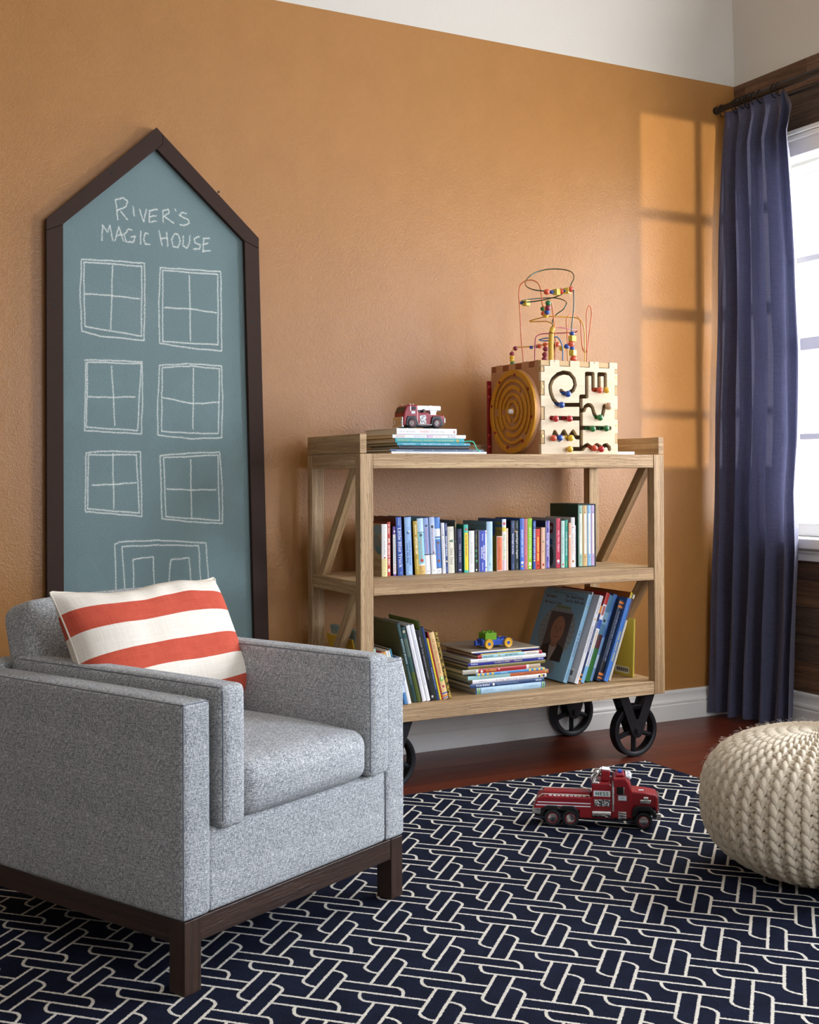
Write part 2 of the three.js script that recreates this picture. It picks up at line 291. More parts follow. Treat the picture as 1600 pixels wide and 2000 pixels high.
// a neighbour's rendered garden wall outside the rear windows: keeps the low sun off window_4
{ const w = struct('wall_garden', muv(rspan(-7.5, -1.16, -0.3, 2.9, 8.0, 8.25, 0.01), 'x'), M.stucco); part('coping', rspan(-7.55, -1.13, 2.9, 2.98, 7.94, 8.31, 0.01), M.stucco, w); }
const CHALK = [[-2550,1835,-2543,1774],[-2551,1835,-2528,1845,-2512,1836,-2518,1818,-2545,1803],[-2535,1803,-2513,1777],[-2495,1821,-2492,1791],[-2475,1815,-2462,1776,-2453,1817],[-2443,1812,-2444,1778],[-2445,1812,-2417,1820],[-2444,1794,-2421,1799],[-2445,1776,-2421,1782],[-2400,1815,-2399,1779],[-2402,1816,-2382,1823,-2380,1812,-2398,1798],[-2393,1798,-2364,1780],[-2361,1826,-2358,1818],[-2322,1815,-2338,1817,-2346,1807,-2317,1795,-2314,1785,-2330,1776,-2346,1778],[-2593,1705,-2591,1754,-2575,1733,-2568,1755,-2559,1707],[-2553,1708,-2540,1753,-2526,1709],[-2549,1725,-2528,1729],[-2498,1745,-2510,1749,-2523,1730,-2518,1708,-2495,1709,-2488,1728,-2503,1724],[-2471,1747,-2472,1703],[-2447,1739,-2457,1741,-2462,1720,-2457,1706,-2442,1706],[-2413,1753,-2403,1706],[-2388,1750,-2384,1703],[-2408,1728,-2385,1731],[-2362,1747,-2372,1728,-2367,1706,-2351,1704,-2343,1726,-2351,1746,-2362,1747],[-2333,1744,-2335,1711,-2322,1704,-2314,1720,-2312,1746],[-2280,1746,-2298,1737,-2296,1724,-2277,1718,-2280,1705,-2301,1703],[-2266,1740,-2269,1697],[-2268,1740,-2246,1742],[-2269,1720,-2250,1726],[-2271,1698,-2244,1703],[-2655,1642,-2556,1645,-2459,1645,-2459,1514,-2462,1402,-2601,1409,-2655,1422,-2660,1536,-2655,1642],[-2648,1635,-2468,1635,-2470,1415,-2645,1436,-2648,1537,-2648,1635],[-2560,1632,-2566,1430],[-2647,1537,-2566,1537,-2473,1532],[-2409,1635,-2320,1636,-2209,1637,-2208,1529,-2207,1380,-2310,1384,-2412,1395,-2414,1517,-2409,1635],[-2401,1627,-2219,1627,-2219,1399,-2402,1401,-2401,1627],[-2314,1618,-2311,1407],[-2396,1509,-2310,1510,-2223,1502],[-2647,1333,-2566,1335,-2468,1334,-2467,1218,-2471,1108,-2567,1112,-2648,1116,-2645,1214,-2643,1327],[-2638,1327,-2471,1328,-2483,1118,-2642,1126,-2638,1327],[-2564,1318,-2554,1132],[-2636,1220,-2567,1220,-2491,1224],[-2415,1325,-2316,1334,-2208,1331,-2204,1225,-2208,1098,-2311,1094,-2418,1104,-2419,1194,-2412,1325],[-2403,1319,-2310,1327,-2214,1321,-2219,1111,-2311,1112,-2406,1116,-2405,1225,-2403,1319],[-2301,1321,-2304,1124],[-2402,1224,-2305,1206,-2215,1213],[-2643,1047,-2602,1053,-2474,1051,-2470,849,-2568,859,-2646,867,-2643,1047],[-2636,1041,-2487,1042,-2478,859,-2639,875,-2636,1041],[-2561,1047,-2558,874],[-2626,948,-2557,950,-2487,955],[-2411,1040,-2311,1048,-2215,1051,-2206,940,-2206,820,-2312,828,-2406,840,-2411,1040],[-2400,1033,-2221,1042,-2216,830,-2393,846,-2400,1033],[-2312,1029,-2309,838],[-2390,934,-2312,930,-2227,930],[-2549,545,-2551,595,-2555,764,-2538,771,-2416,772,-2262,759,-2254,646,-2250,528],[-2521,543,-2523,603,-2533,756,-2416,757,-2286,751,-2280,637,-2276,529],[-2496,617,-2498,715,-2434,721,-2431,614],[-2386,617,-2378,709,-2318,713,-2311,633,-2311,613],[-2496,618,-2468,620,-2430,614],[-2386,616,-2311,613]];
// ---------- rug ----------
{
  const p = 0.0925, q = 0.162, w = 0.0363, b = (p + q) / 2 + 0.0, a = (q - p) / 2, HL = b - w;
  const TX = Math.SQRT2 * p * 3, TZ = Math.SQRT2 * q * 2, W = 1536, H = 1792;
  const cv = document.createElement('canvas'); cv.width = W; cv.height = H; const c = cv.getContext('2d');
  c.fillStyle = '#000'; c.fillRect(0, 0, W, H); c.strokeStyle = '#fff'; c.lineJoin = 'round'; c.lineCap = 'round';
  const arc = (f) => { const o = []; for (let i = 0; i <= 10; i++) { const t = (i / 10) * Math.PI / 2; o.push(f(Math.sin(t), Math.cos(t))); } return o; };
  const Hpair = [[[-HL, 0], [HL, 0]], [[-HL, w], ...arc((s, k) => [0.0165 + 0.0235 * s, w * k])], [[HL, -w], ...arc((s, k) => [-0.0165 - 0.0235 * s, -w * k])]];
  const all = [...Hpair, ...Hpair.map((l) => l.map(([x, y]) => [y - a, x + b]))];
  c.lineWidth = 0.0066 / TX * W;
  for (let m = -14; m <= 14; m++) for (let n = -8; n <= 8; n++) for (const l of all) {
    c.beginPath();
    l.forEach(([u, v], i) => {
      const U = u + m * p + n * q, Vv = v + m * p - n * q, x = (U + Vv) / Math.SQRT2, z = (U - Vv) / Math.SQRT2;
      const X = (x / TX) * W, Y = (z / TZ) * H; i ? c.lineTo(X, Y) : c.moveTo(X, Y);
    });
    c.stroke();
  }
  const img = c.getImageData(0, 0, W, H).data;
  const jx = vn(W, H, 260, 300, 11), jy = vn(W, H, 260, 300, 12), f1 = vn(W, H, 384, 448, 13), f2 = vn(W, H, 9, 10, 14), f3 = vn(W, H, 40, 46, 15);
  const at = (i, j) => img[((((j % H) + H) % H) * W + (((i % W) + W) % W)) * 4] / 255;
  const line = new Float32Array(W * H);
  for (let j = 0; j < H; j++) for (let i = 0; i < W; i++) { const k = j * W + i; line[k] = at(Math.round(i + (jx[k] - 0.5) * 9), Math.round(j + (jy[k] - 0.5) * 9)); }
  const map = tex(W, H, (i, j, k) => { const n = f1[k]; const navy = mixc([13, 16, 29], [29, 34, 55], 0.35 * n + 0.4 * f2[k] + 0.25 * f3[k]); const cream = mixc([206, 198, 180], [236, 229, 214], n); return mixc(navy, cream, line[k]); });
  const bm = gray(W / 2, H / 2, (i, j) => { const k = j * 2 * W + i * 2; return 0.55 * f1[k] + 0.25 * line[k] + 0.2 * f3[k]; });
  M.rug = mat(0xffffff, 1, { map, bumpMap: bm, bumpScale: 0.002, specularIntensity: 0.2 });
  const g = rspan(-4.2, -0.896, 0.0005, 0.0105, 0.525, 2.95, 0.004), P = g.attributes.position, uv = g.attributes.uv;
  const cx = -2.0917, cz = 1.7356;
  for (let i = 0; i < P.count; i++) uv.setXY(i, (P.getX(i) - cx) / TX, (P.getZ(i) - cz) / TZ);
  const rug = thing('area_rug', 'navy area rug with interlocking cream link pattern on the wooden floor', 'rug');
  part('pile', g, M.rug, rug);
  const E = mat(new THREE.Color(0x10131f), 0.95);
  part('binding', merge([rspan(-4.2, -0.89, 0.0005, 0.0095, 0.519, 0.5255, 0.003), rspan(-0.8965, -0.89, 0.0005, 0.0095, 0.519, 2.955, 0.003), rspan(-4.2, -0.89, 0.0005, 0.0095, 2.949, 2.955, 0.003)]), E, rug);
}
// ---------- chalkboard ----------
{
  const t = thing('chalkboard', 'tall house-shaped teal chalkboard with dark brown frame and chalk drawing', 'chalkboard', [0, 0, 0.0015]);
  const xl = -2.764, xr = -2.084, xrB = -2.047, yB = 0.13, sh = 1.7526, ap = 2.0732, xm = (xl + xr) / 2, F = 0.05, T = 0.032;
  const bw = 0.74, bh = 2.0, bx0 = -2.78, by0 = 0.1;
  const BW = 1024, BH = 2048, cv = document.createElement('canvas'); cv.width = BW; cv.height = BH; const c = cv.getContext('2d');
  c.fillStyle = 'rgb(112,133,132)'; c.fillRect(0, 0, BW, BH);
  const R = rng(77);
  // old chalk dust
  for (let i = 0; i < 900; i++) { c.fillStyle = `rgba(205,222,218,${0.03 + 0.1 * R()})`; c.beginPath(); c.arc(R() * BW, R() * BH, 0.6 + R() * 1.2, 0, 7); c.fill(); }
  for (let i = 0; i < 60; i++) { c.fillStyle = `rgba(190,215,212,${0.012 + 0.02 * R()})`; c.beginPath(); c.ellipse(R() * BW, R() * BH, 30 + 90 * R(), 40 + 160 * R(), R() * 3, 0, 7); c.fill(); }
  // chalk strokes, given in board metres from the wall corner (x, y)
  const K = CHALK;
  const X = (x) => ((x - bx0) / bw) * BW, Y = (y) => (1 - (y - by0) / bh) * BH;
  for (const st of K) {
    for (let i = 0; i + 3 < st.length; i += 2) {
      const ax = X(st[i] / 1000), ay = Y(st[i + 1] / 1000), bx = X(st[i + 2] / 1000), by = Y(st[i + 3] / 1000), L = Math.hypot(bx - ax, by - ay), n = Math.ceil(L * 4.6);
      for (let k = 0; k < n; k++) {
        const s = k / n, wob = Math.sin(s * 9 + ax) * 0.6;
        const px = lerp(ax, bx, s) + wob + (R() + R() - 1) * 4.2, py = lerp(ay, by, s) + wob + (R() + R() - 1) * 3.2;
        c.fillStyle = `rgba(232,232,222,${0.3 + 0.6 * R()})`; c.fillRect(px, py, 0.9 + R() * 1.4, 0.7 + R() * 1.2);
      }
    }
  }
  const ct = new THREE.CanvasTexture(cv); ct.colorSpace = THREE.SRGBColorSpace; ct.anisotropy = 8;
  const nb = vn(512, 512, 120, 120, 9), bmp = gray(512, 512, (i, j, k) => nb[k]); bmp.repeat.set(3, 8);
  const bm = mat(0xffffff, 0.72, { map: ct, bumpMap: bmp, bumpScale: 0.0006 });
  const inset = 0.02, panel = extr(shape([[xl + inset, yB + inset], [xrB - inset, yB + inset], [xr - inset, sh - 0.008], [xm, ap - 0.028], [xl + inset, sh - 0.008]]), 0.012);
  const P = panel.attributes.position, uv = panel.attributes.uv;
  for (let i = 0; i < P.count; i++) uv.setXY(i, (P.getX(i) - bx0) / bw, (P.getY(i) - by0) / bh);
  part('board', panel, bm, t);
  const fm = mat(new THREE.Color(0x3d2d25), 0.7, { specularIntensity: 0.35, bumpMap: M.walnut.bumpMap, bumpScale: 0.0003 });
  const k = F / Math.cos(Math.atan2(ap - sh, xm - xl)), d = F * Math.tan(Math.PI / 4 - Math.atan2(ap - sh, xm - xl) / 2 + 0.0);
  const rails = [
    ['side_rail', [[xl, yB], [xl + F, yB], [xl + F, sh - 0.012], [xl, sh - 0.035]]],
    ['side_rail', [[xrB - F, yB], [xrB, yB], [xr, sh - 0.035], [xr - F, sh - 0.014]]],
    ['roof_rail', [[xl, sh - 0.034], [xl + F, sh - 0.011], [xm - 0.001, ap - k], [xm + 0.018, ap - k + 0.018], [xm + 0.019, ap - 0.018], [xm, ap], [xl, sh]]],
    ['roof_rail', [[xm + 0.0005, ap - k], [xr - F, sh - 0.013], [xr, sh - 0.034], [xr, sh], [xm + 0.0195, ap - 0.019], [xm + 0.0185, ap - k + 0.0175]]],
    ['bottom_rail', [[xl + F, yB], [xrB - F, yB], [xrB - F, yB + F], [xl + F, yB + F]]],
  ];
  for (const [n, pts] of rails) part(n, extr(shape(pts), T, 0.0015), fm, t);
  for (const [x, y] of [[-2.5655, 1.913], [-2.222, 1.89], [-2.739, 1.49], [-2.107, 1.48], [-2.738, 0.9], [-2.085, 0.8]]) part('screw', cyl(0.0038, 0.002, 12).rotateX(Math.PI / 2).translate(x, y, T + 0.0006), M.black, t);
}
// ---------- bookshelf cart ----------
const SH = { xl: -1.9276, xr: -0.7676, zf: 0.471, zb: 0.062, yt: 1.0397, ym: 0.6508, yb: 0.2603, pw: 0.0436, pd: 0.036 };
{
  const { xl, xr, zf, zb, yt, ym, yb, pw, pd } = SH;
  const t = thing('bookshelf_cart', 'oak bookshelf cart with diagonal braces and black iron wheels by the orange wall', 'bookshelf');
  const ok = (i) => M.oak[i % 3];
  const P = (n, x0, x1, y0, y1, z0, z1, grain, i = 0, parent = t) => part(n, muv(rspan(x0, x1, y0, y1, z0, z1, 0.002, 1), grain, 1, 0.25), ok(i), parent);
  const posts = [[xl, zf - pd], [xr - pw, zf - pd], [xl, zb], [xr - pw, zb]];
  posts.forEach(([x, z], i) => P('post', x, x + pw, yb - 0.0444, yt, z, z + pd, 'y', i));
  [[yt, 0.0452, 'top_shelf'], [ym, 0.0428, 'middle_shelf'], [yb, 0.0444, 'bottom_shelf']].forEach(([y, h, n], k) => {
    const s = P(n, xl + 0.012, xr - 0.012, y - 0.02, y - 0.0004, zb + 0.01, zf - 0.016, 'x', k + 1);
    P('apron', xl + pw + 0.0006, xr - pw - 0.0006, y - h, y, zf - 0.03, zf - 0.0012, 'x', k, s);
    P('apron', xl + pw, xr - pw, y - h, y - 0.0002, zb + 0.002, zb + 0.026, 'x', k + 1, s);
    for (const x of [xl + 0.003, xr - pw + 0.006]) P('end_rail', x, x + pw - 0.009, y - h, y, zb + pd + 0.0004, zf - pd - 0.0004, 'z', k + 2, s);
  });
  for (const x of [xl + 0.01, xr - 0.036]) for (const [y0, y1] of [[ym, yt - 0.0452], [yb, ym - 0.0428]]) {
    const z0 = zb + pd + 0.03, z1 = zf - pd - 0.03, ax = y0 - 0.012, bx = y1 + 0.012;
    const L = Math.hypot(z1 - z0, bx - ax), g = muv(rbox(0.026, 0.036, L, 0.0015, 0, 0, 0, 1), 'z', 1, 0.25);
    g.rotateX(-Math.atan2(bx - ax, z1 - z0)).translate(x + 0.013, (ax + bx) / 2, (z0 + z1) / 2);
    part('brace', g, ok(x < -1 ? 0 : 1), t);
  }
  // gallery round the top
  const gh = 0.0601, gt = 0.0225;
  P('gallery_board', xl, xl + gt, yt + 0.0015, yt + gh, zb, zf - 0.001, 'z', 0);
  P('gallery_board', xr - gt, xr, yt + 0.0015, yt + gh, zb, zf - 0.001, 'z', 1);
  P('gallery_board', xl + gt, xr - gt, yt + 0.001, yt + gh - 0.02, zb, zb + gt, 'x', 2);
  // cast wheels in forked brackets
  const rimP = [[0.073, -0.016], [0.0885, -0.017], [0.09, -0.0145], [0.09, 0.0145], [0.0885, 0.017], [0.073, 0.016], [0.0765, 0.006], [0.0765, -0.006], [0.073, -0.016]].map(([a, b]) => new THREE.Vector2(a, b));
  const hubP = [[0.006, -0.019], [0.02, -0.019], [0.022, -0.016], [0.022, 0.016], [0.02, 0.019], [0.006, 0.019]].map(([a, b]) => new THREE.Vector2(a, b));
  const rim = new THREE.LatheGeometry(rimP, 48).rotateX(Math.PI / 2), hub = new THREE.LatheGeometry(hubP, 24).rotateX(Math.PI / 2);
  const spoke = (a) => merge([rbox(0.016, 0.06, 0.012, 0.003, 0, 0.048, 0), rbox(0.006, 0.06, 0.02, 0.002, 0, 0.048, 0)]).rotateZ(a);
  const vPlate = () => { const s = new THREE.Shape(); s.moveTo(-0.077, 0.126); s.lineTo(-0.04, 0.126); s.lineTo(-0.006, 0.043); s.quadraticCurveTo(0, 0.034, 0.006, 0.043); s.lineTo(0.04, 0.126); s.lineTo(0.077, 0.126); s.lineTo(0.024, -0.006); s.absarc(0, 0, 0.0245, -0.25, -Math.PI + 0.25, true); s.closePath(); return extr(s, 0.005, 0.0008); };
  const hex = () => new THREE.CylinderGeometry(0.011, 0.011, 0.008, 6).rotateX(Math.PI / 2);
  for (const [x, z] of [[-0.862, 0.415], [-0.862, 0.046], [-1.81, 0.415], [-1.81, 0.046]]) {
    const w = new THREE.Group(); w.name = 'caster'; w.position.set(x, 0.09, z); t.add(w);
    part('wheel', merge([rim, hub, ...[0, 1, 2, 3, 4].map((k) => spoke(Math.PI + k * Math.PI * 0.4))]), M.black, w);
    part('fork', merge([vPlate().translate(0, 0, 0.0195), vPlate().translate(0, 0, -0.0245), rspan(-0.088, 0.088, 0.1235, 0.126, -0.034, 0.034, 0.001)]), M.black, w);
    part('axle_bolt', merge([hex().translate(0, 0, 0.029), cyl(0.017, 0.002, 20).rotateX(Math.PI / 2).translate(0, 0, 0.0255), cyl(0.005, 0.056, 12).rotateX(Math.PI / 2), hex().translate(0, 0, -0.029)]), M.black, w);
    for (const dx of [-0.082, 0.082]) part('mounting_bolt', cyl(0.004, 0.004, 8).translate(dx, 0.122, 0.026), M.chrome, w);
  }
}
// ---------- armchair ----------
{
  const t = thing('armchair', 'grey tweed armchair with dark wooden base beside the chalkboard', 'armchair', [-2.8122, 0.0105, 1.5779], 25.86 * D2R);
  const W = 0.672, DP = 0.75, lw = 0.042, by = 0.1375;
  const F = (g) => muv(g, 'y', 0.16, 0.16);
  const S = (n, x0, x1, y0, y1, z0, z1, r, puff, nn) => part(n, F(soft(x1 - x0, y1 - y0, z1 - z0, r, puff, nn).translate((x0 + x1) / 2, (y0 + y1) / 2, (z0 + z1) / 2)), M.tweed, t);
  const wood = (g, gr) => muv(g, gr, 1, 0.25);
  part('base_frame', merge([wood(rspan(lw, W - lw, 0.092, by, -0.036, -0.0015, 0.0015, 1), 'x'), wood(rspan(lw, W - lw, 0.092, by, -DP + 0.002, -DP + 0.036, 0.0015, 1), 'x'), wood(rspan(0.0015, 0.036, 0.092, by, -DP + lw, -lw, 0.0015, 1), 'z'), wood(rspan(W - 0.036, W - 0.0015, 0.092, by, -DP + lw, -lw, 0.0015, 1), 'z')]), M.walnut, t);
  for (const x of [0, W - lw]) for (const z of [-lw, -DP]) part('leg', wood(rspan(x, x + lw, 0, by, z, z + lw, 0.0015, 1), 'y'), M.walnut, t);
  S('arm_shell', -0.004, 0.068, by, 0.543, -DP, 0.002, 0.011, [0.003, 0.003, 0.002]);
  S('arm_shell', W - 0.064, W + 0.008, by, 0.543, -DP, 0.002, 0.011, [0.003, 0.003, 0.002]);
  S('back_shell', 0.066, W - 0.062, by, 0.55, -DP, -DP + 0.085, 0.014, [0, 0.003, 0.003]);
  S('front_panel', 0.064, W - 0.06, by, 0.297, -0.075, -0.001, 0.01, [0, 0.002, 0.004]);
  S('seat_deck', 0.066, W - 0.062, by + 0.01, 0.288, -DP + 0.08, -0.07, 0.01, [0, 0, 0]);
  S('arm_cushion', 0.079, 0.143, 0.293, 0.566, -0.64, 0.021, 0.014, [0.004, 0.003, 0.003]);
  S('arm_cushion', 0.53, 0.6, 0.299, 0.566, -0.64, 0.021, 0.014, [0.004, 0.003, 0.003]);
  S('seat_cushion', 0.143, 0.528, 0.299, 0.405, -0.62, 0.018, 0.03, [0.002, 0.026, 0.016], 18);
  const bc = part('back_cushion', F(soft(0.47, 0.34, 0.115, 0.03, [0.004, 0.008, 0.018], 18)), M.tweed, t);
  bc.position.set(0.335, 0.513, -0.62); bc.rotation.x = -15 * D2R;
  // seams along the arm edges
  const seam = (pts) => tube(pts, 0.0016, pts.length * 6, 6);
  const seams = [];
  for (const [x0, x1] of [[-0.004, 0.068], [W - 0.064, W + 0.008]]) { const e = 0.0035; seams.push(seam([[x0 + e, by + 0.005, 0.0 - e + 0.002], [x0 + e, 0.54 - e, 0.0 - e + 0.002]]), seam([[x0 + e, 0.543 - e, 0.0 - e], [x0 + e, 0.543 - e + 0.0006, -0.35], [x0 + e, 0.543 - e, -DP + 0.01]]), seam([[x0 + e, 0.543 - e, 0.002 - e], [x1 - e, 0.543 - e, 0.002 - e]])); }
  for (const [x0, x1] of [[0.079, 0.143], [0.53, 0.6]]) { const e = 0.0042; for (const x of [x0 + e]) seams.push(seam([[x, 0.31, 0.021 - e], [x, 0.435, 0.0218 - e], [x, 0.556, 0.021 - e]]), seam([[x, 0.566 - e, 0.01], [x - 0.0005, 0.567 - e, -0.3], [x, 0.566 - e, -0.62]])); }
  part('seam', merge(seams), M.seam, t);
}
// ---------- striped pillow ----------
{
  const W = 0.5, H = 0.315, T = 0.072, N = 44, pos = [], uvs = [], idx = [];
  const prof = (u, v) => Math.pow(Math.max(0, 1 - Math.pow(Math.abs(u), 3.2)), 0.55) * Math.pow(Math.max(0, 1 - Math.pow(Math.abs(v), 3.2)), 0.55);
  const wr = vn(N + 1, N + 1, 9, 5, 321);
  for (const s of [1, -1]) {
    const base = pos.length / 3;
    for (let j = 0; j <= N; j++) for (let i = 0; i <= N; i++) {
      const u = (i / N) * 2 - 1, v = (j / N) * 2 - 1, pin = 1 - 0.055 * (1 - v * v) * 0.0, ex = 1 - 0.06 * (1 - Math.pow(Math.abs(v), 2)) * Math.pow(Math.abs(u), 6), ey = 1 - 0.07 * (1 - Math.pow(Math.abs(u), 2)) * Math.pow(Math.abs(v), 6);
      const fold = 0.005 * Math.sin(u * 17 + 2 * Math.sin(v * 3)) * sm(0.3, 1, v) * (1 - u * u) + (wr[j * (N + 1) + i] - 0.5) * 0.008;
      const z = s * (T * prof(u, v) + fold * prof(u, v));
      pos.push(u * W / 2 * ex * pin, v * H / 2 * ey + 0.006 * Math.sin(u * 5) * v, z); uvs.push(i / N, j / N);
    }
    for (let j = 0; j < N; j++) for (let i = 0; i < N; i++) { const k = base + j * (N + 1) + i; s > 0 ? idx.push(k, k + 1, k + N + 1, k + 1, k + N + 2, k + N + 1) : idx.push(k, k + N + 1, k + 1, k + 1, k + N + 1, k + N + 2); }
  }
  const g = new THREE.BufferGeometry(); g.setAttribute('position', new THREE.Float32BufferAttribute(pos, 3)); g.setAttribute('uv', new THREE.Float32BufferAttribute(uvs, 2)); g.setIndex(idx); g.computeVertexNormals();
  const TW = 1024, TH = 1024, a = vn(TW, TH, 12, 400, 41), b = vn(TW, TH, 500, 10, 42), n = vn(TW, TH, 512, 512, 43), d = vn(TW, TH, 30, 30, 44);
  const edges = [0.165, 0.325, 0.51, 0.675, 0.85].map((x) => 1 - x);
  const map = tex(TW, TH, (i, j, k) => {
    const v = j / TH, e = 0.0016 * (n[k] - 0.5); let red = 0; const y = 1 - v + e; red = (y > 0.165 && y < 0.325) || (y > 0.51 && y < 0.675) || (y > 0.85) ? 1 : 0;
    const t = 0.35 * a[k] + 0.35 * b[k] + 0.3 * n[k]; return red ? mixc([168, 58, 38], [206, 92, 64], t * 0.8 + 0.2 * d[k]) : mixc([214, 203, 184], [240, 232, 217], t);
  });
  const bm = gray(TW, TH, (i, j, k) => 0.4 * a[k] + 0.4 * b[k] + 0.2 * n[k]);
  const t = thing('throw_pillow', 'cream throw pillow with two rust red stripes on the armchair', 'pillow');
  const yq = new THREE.Quaternion().setFromAxisAngle(V3(0, 1, 0), 25.86 * D2R);
  t.position.copy(V3(0.325, 0.572, -0.43).applyQuaternion(yq)).add(V3(-2.8122, 0.0105, 1.5779));
  t.quaternion.copy(yq).multiply(new THREE.Quaternion().setFromEuler(new THREE.Euler(-26 * D2R, 2 * D2R, 0.6 * D2R, 'YXZ')));
  part('case', g, mat(0xffffff, 0.95, { map, bumpMap: bm, bumpScale: 0.0006 }), t);
  const edge = []; for (let i = 0; i < 80; i++) { const f = i / 80 * 4, s = Math.floor(f), q = (f - s) * 2 - 1; let [u, v] = [[q, 1], [1, -q], [-q, -1], [-1, q]][s]; const ex = 1 - 0.06 * (1 - v * v) * Math.pow(Math.abs(u), 6), ey = 1 - 0.07 * (1 - u * u) * Math.pow(Math.abs(v), 6); edge.push(V3(u * W / 2 * ex, v * H / 2 * ey + 0.006 * Math.sin(u * 5) * v, 0)); }
  part('piping', tube(edge, 0.0022, 240, 6, true), mat(new THREE.Color(0xdcd2bf), 0.95), t);
}
// ---------- curtain, rod, rings ----------
{
  const rod = thing('curtain_rod', 'dark metal curtain rod above the window', 'curtain rod', [-0.1, 2.447, 0]);
  part('pole', cyl(0.0125, 2.9, 24).rotateX(Math.PI / 2).translate(0, 0, 0.034 + 1.45), M.rod, rod);
  part('end_cap', merge([cyl(0.0135, 0.03, 24).rotateX(Math.PI / 2).translate(0, 0, 0.018), cyl(0.016, 0.006, 24).rotateX(Math.PI / 2).translate(0, 0, 0.004)]), M.rod, rod);
  for (const z of [0.62, 1.6]) part('bracket', merge([rspan(0.012, 0.1, -0.006, 0.006, z - 0.006, z + 0.006, 0.002), rspan(0.092, 0.0985, -0.03, 0.03, z - 0.012, z + 0.012, 0.002), new THREE.TorusGeometry(0.0155, 0.003, 8, 20).translate(0, 0, z)]), M.rod, rod);
  const r2 = thing('traverse_rod', 'thin secondary rod just behind and below the main curtain rod', 'curtain rod', [-0.055, 2.418, 0]);
  part('pole', cyl(0.005, 2.6, 12).rotateX(Math.PI / 2).translate(0, 0, 0.3 + 1.3), M.rod, r2);
  for (const z of [0.62, 1.6]) part('bracket', rspan(0.003, 0.0535, -0.004, 0.004, z - 0.024, z - 0.016, 0.001), M.rod, r2);
  const ringM = mat(new THREE.Color(0x1d1a19), 0.35, { metalness: 0.7 });
  [0.038, 0.112, 0.138, 0.162, 0.182, 0.2, 0.218, 0.25, 0.326, 0.352].forEach((z, i) => {
    const last = i === 0, R = part0(z, i);
    function part0() { const m = new THREE.Mesh(new THREE.TorusGeometry(0.0245, 0.0019, 8, 36), ringM); m.name = numbered('curtain_ring'); scene.add(m); m.position.set(-0.1, 2.437, z); m.rotation.y = (last ? 0.35 : rr(-0.3, 0.3)); return m; }
    tag(R, `black metal curtain ring, ${['nearest to', 'second from', 'third from', 'fourth from', 'fifth from', 'sixth from', 'seventh from', 'eighth from', 'ninth from', 'farthest from'][i]} the orange wall on the rod`, 'curtain ring', 'curtain rings');
  });
  // fabric sheet with gathered folds
  const NS = 150, NT = 90, pos = [], uvs = [], idx = [];
  const key = (tbl, y) => { for (let i = 0; i + 1 < tbl.length; i++) if (y <= tbl[i][0] && y >= tbl[i + 1][0]) { const t = (y - tbl[i + 1][0]) / (tbl[i][0] - tbl[i + 1][0]); return lerp(tbl[i + 1][1], tbl[i][1], t); } return y > tbl[0][0] ? tbl[0][1] : tbl.at(-1)[1]; };
  const zR = [[2.45, 0.405], [2.36, 0.425], [2.27, 0.392], [2.12, 0.405], [1.78, 0.436], [1.44, 0.45], [1.1, 0.447], [0.9, 0.43], [0.67, 0.433], [0.44, 0.421], [0.02, 0.4]];
  const zL = [[2.45, 0.05], [2.2, 0.04], [0.02, 0.032]], xL = [[2.45, -0.098], [2.2, -0.108], [1.65, -0.125], [1.02, -0.145], [0.5, -0.165], [0.02, -0.185]], xR = [[2.45, -0.1], [0.02, -0.125]];
  const creases = [0.17, 0.37, 0.56, 0.75, 0.9];
  for (let j = 0; j <= NT; j++) for (let i = 0; i <= NS; i++) {
    const s = i / NS, t = j / NT;
    const top = 2.437 - 0.014 * Math.abs(Math.sin(s * Math.PI * 5.5)) - 0.07 * sm(0.9, 1, s) - 0.012 * sm(0.1, 0, s);
    const bot = 0.018 + 0.004 * Math.sin(s * 19), y = lerp(top, bot, Math.pow(t, 1.08));
    const drift = 0.02 * Math.sin(y * 2.1 + s * 4);
    let v = 0; for (const c of creases) { const d = (s + drift * 0.6 - c) / 0.052; v += Math.exp(-d * d); }
    const ripple = 0.5 + 0.5 * Math.cos((s + drift * 0.5) * Math.PI * 2 * 9 + 1.3 * Math.sin(y * 1.7));
    const amp = 0.05 * sm(2.45, 2.15, y) + 0.02;
    let x = lerp(key(xL, y), key(xR, y), s) + amp * v - 0.006 * ripple * sm(2.44, 2.2, y) - 0.012 * Math.sin(s * Math.PI);
    let z = lerp(key(zL, y), key(zR, y), s) + 0.012 * Math.sin(s * Math.PI * 10 + y * 0.8) * sm(0, 0.08, s) * sm(1, 0.92, s);
    x += 0.006 * Math.sin(y * 40 + s * 30) * sm(2.3, 2.43, y) + 0.0025 * Math.sin(y * 9 + s * 21);
    pos.push(Math.min(x, -0.035), y, Math.max(z, 0.028)); uvs.push(s * 1.1, y);
  }
  for (let j = 0; j < NT; j++) for (let i = 0; i < NS; i++) { const k = j * (NS + 1) + i; idx.push(k, k + 1, k + NS + 1, k + 1, k + NS + 2, k + NS + 1); }
  const g = new THREE.BufferGeometry(); g.setAttribute('position', new THREE.Float32BufferAttribute(pos, 3)); g.setAttribute('uv', new THREE.Float32BufferAttribute(uvs, 2)); g.setIndex(idx); g.computeVertexNormals();
  const a = vn(512, 512, 20, 256, 61), b = vn(512, 512, 256, 20, 62), n = vn(512, 512, 256, 256, 63);
  const map = tex(512, 512, (i, j, k) => mixc([62, 63, 86], [88, 90, 118], 0.4 * a[k] + 0.35 * b[k] + 0.25 * n[k])); map.repeat.set(3, 3);
  const bm = gray(512, 512, (i, j, k) => 0.5 * a[k] + 0.5 * b[k]); bm.repeat.set(3, 3);
  const cu = thing('curtain', 'navy blue cotton curtain gathered beside the window', 'curtain');
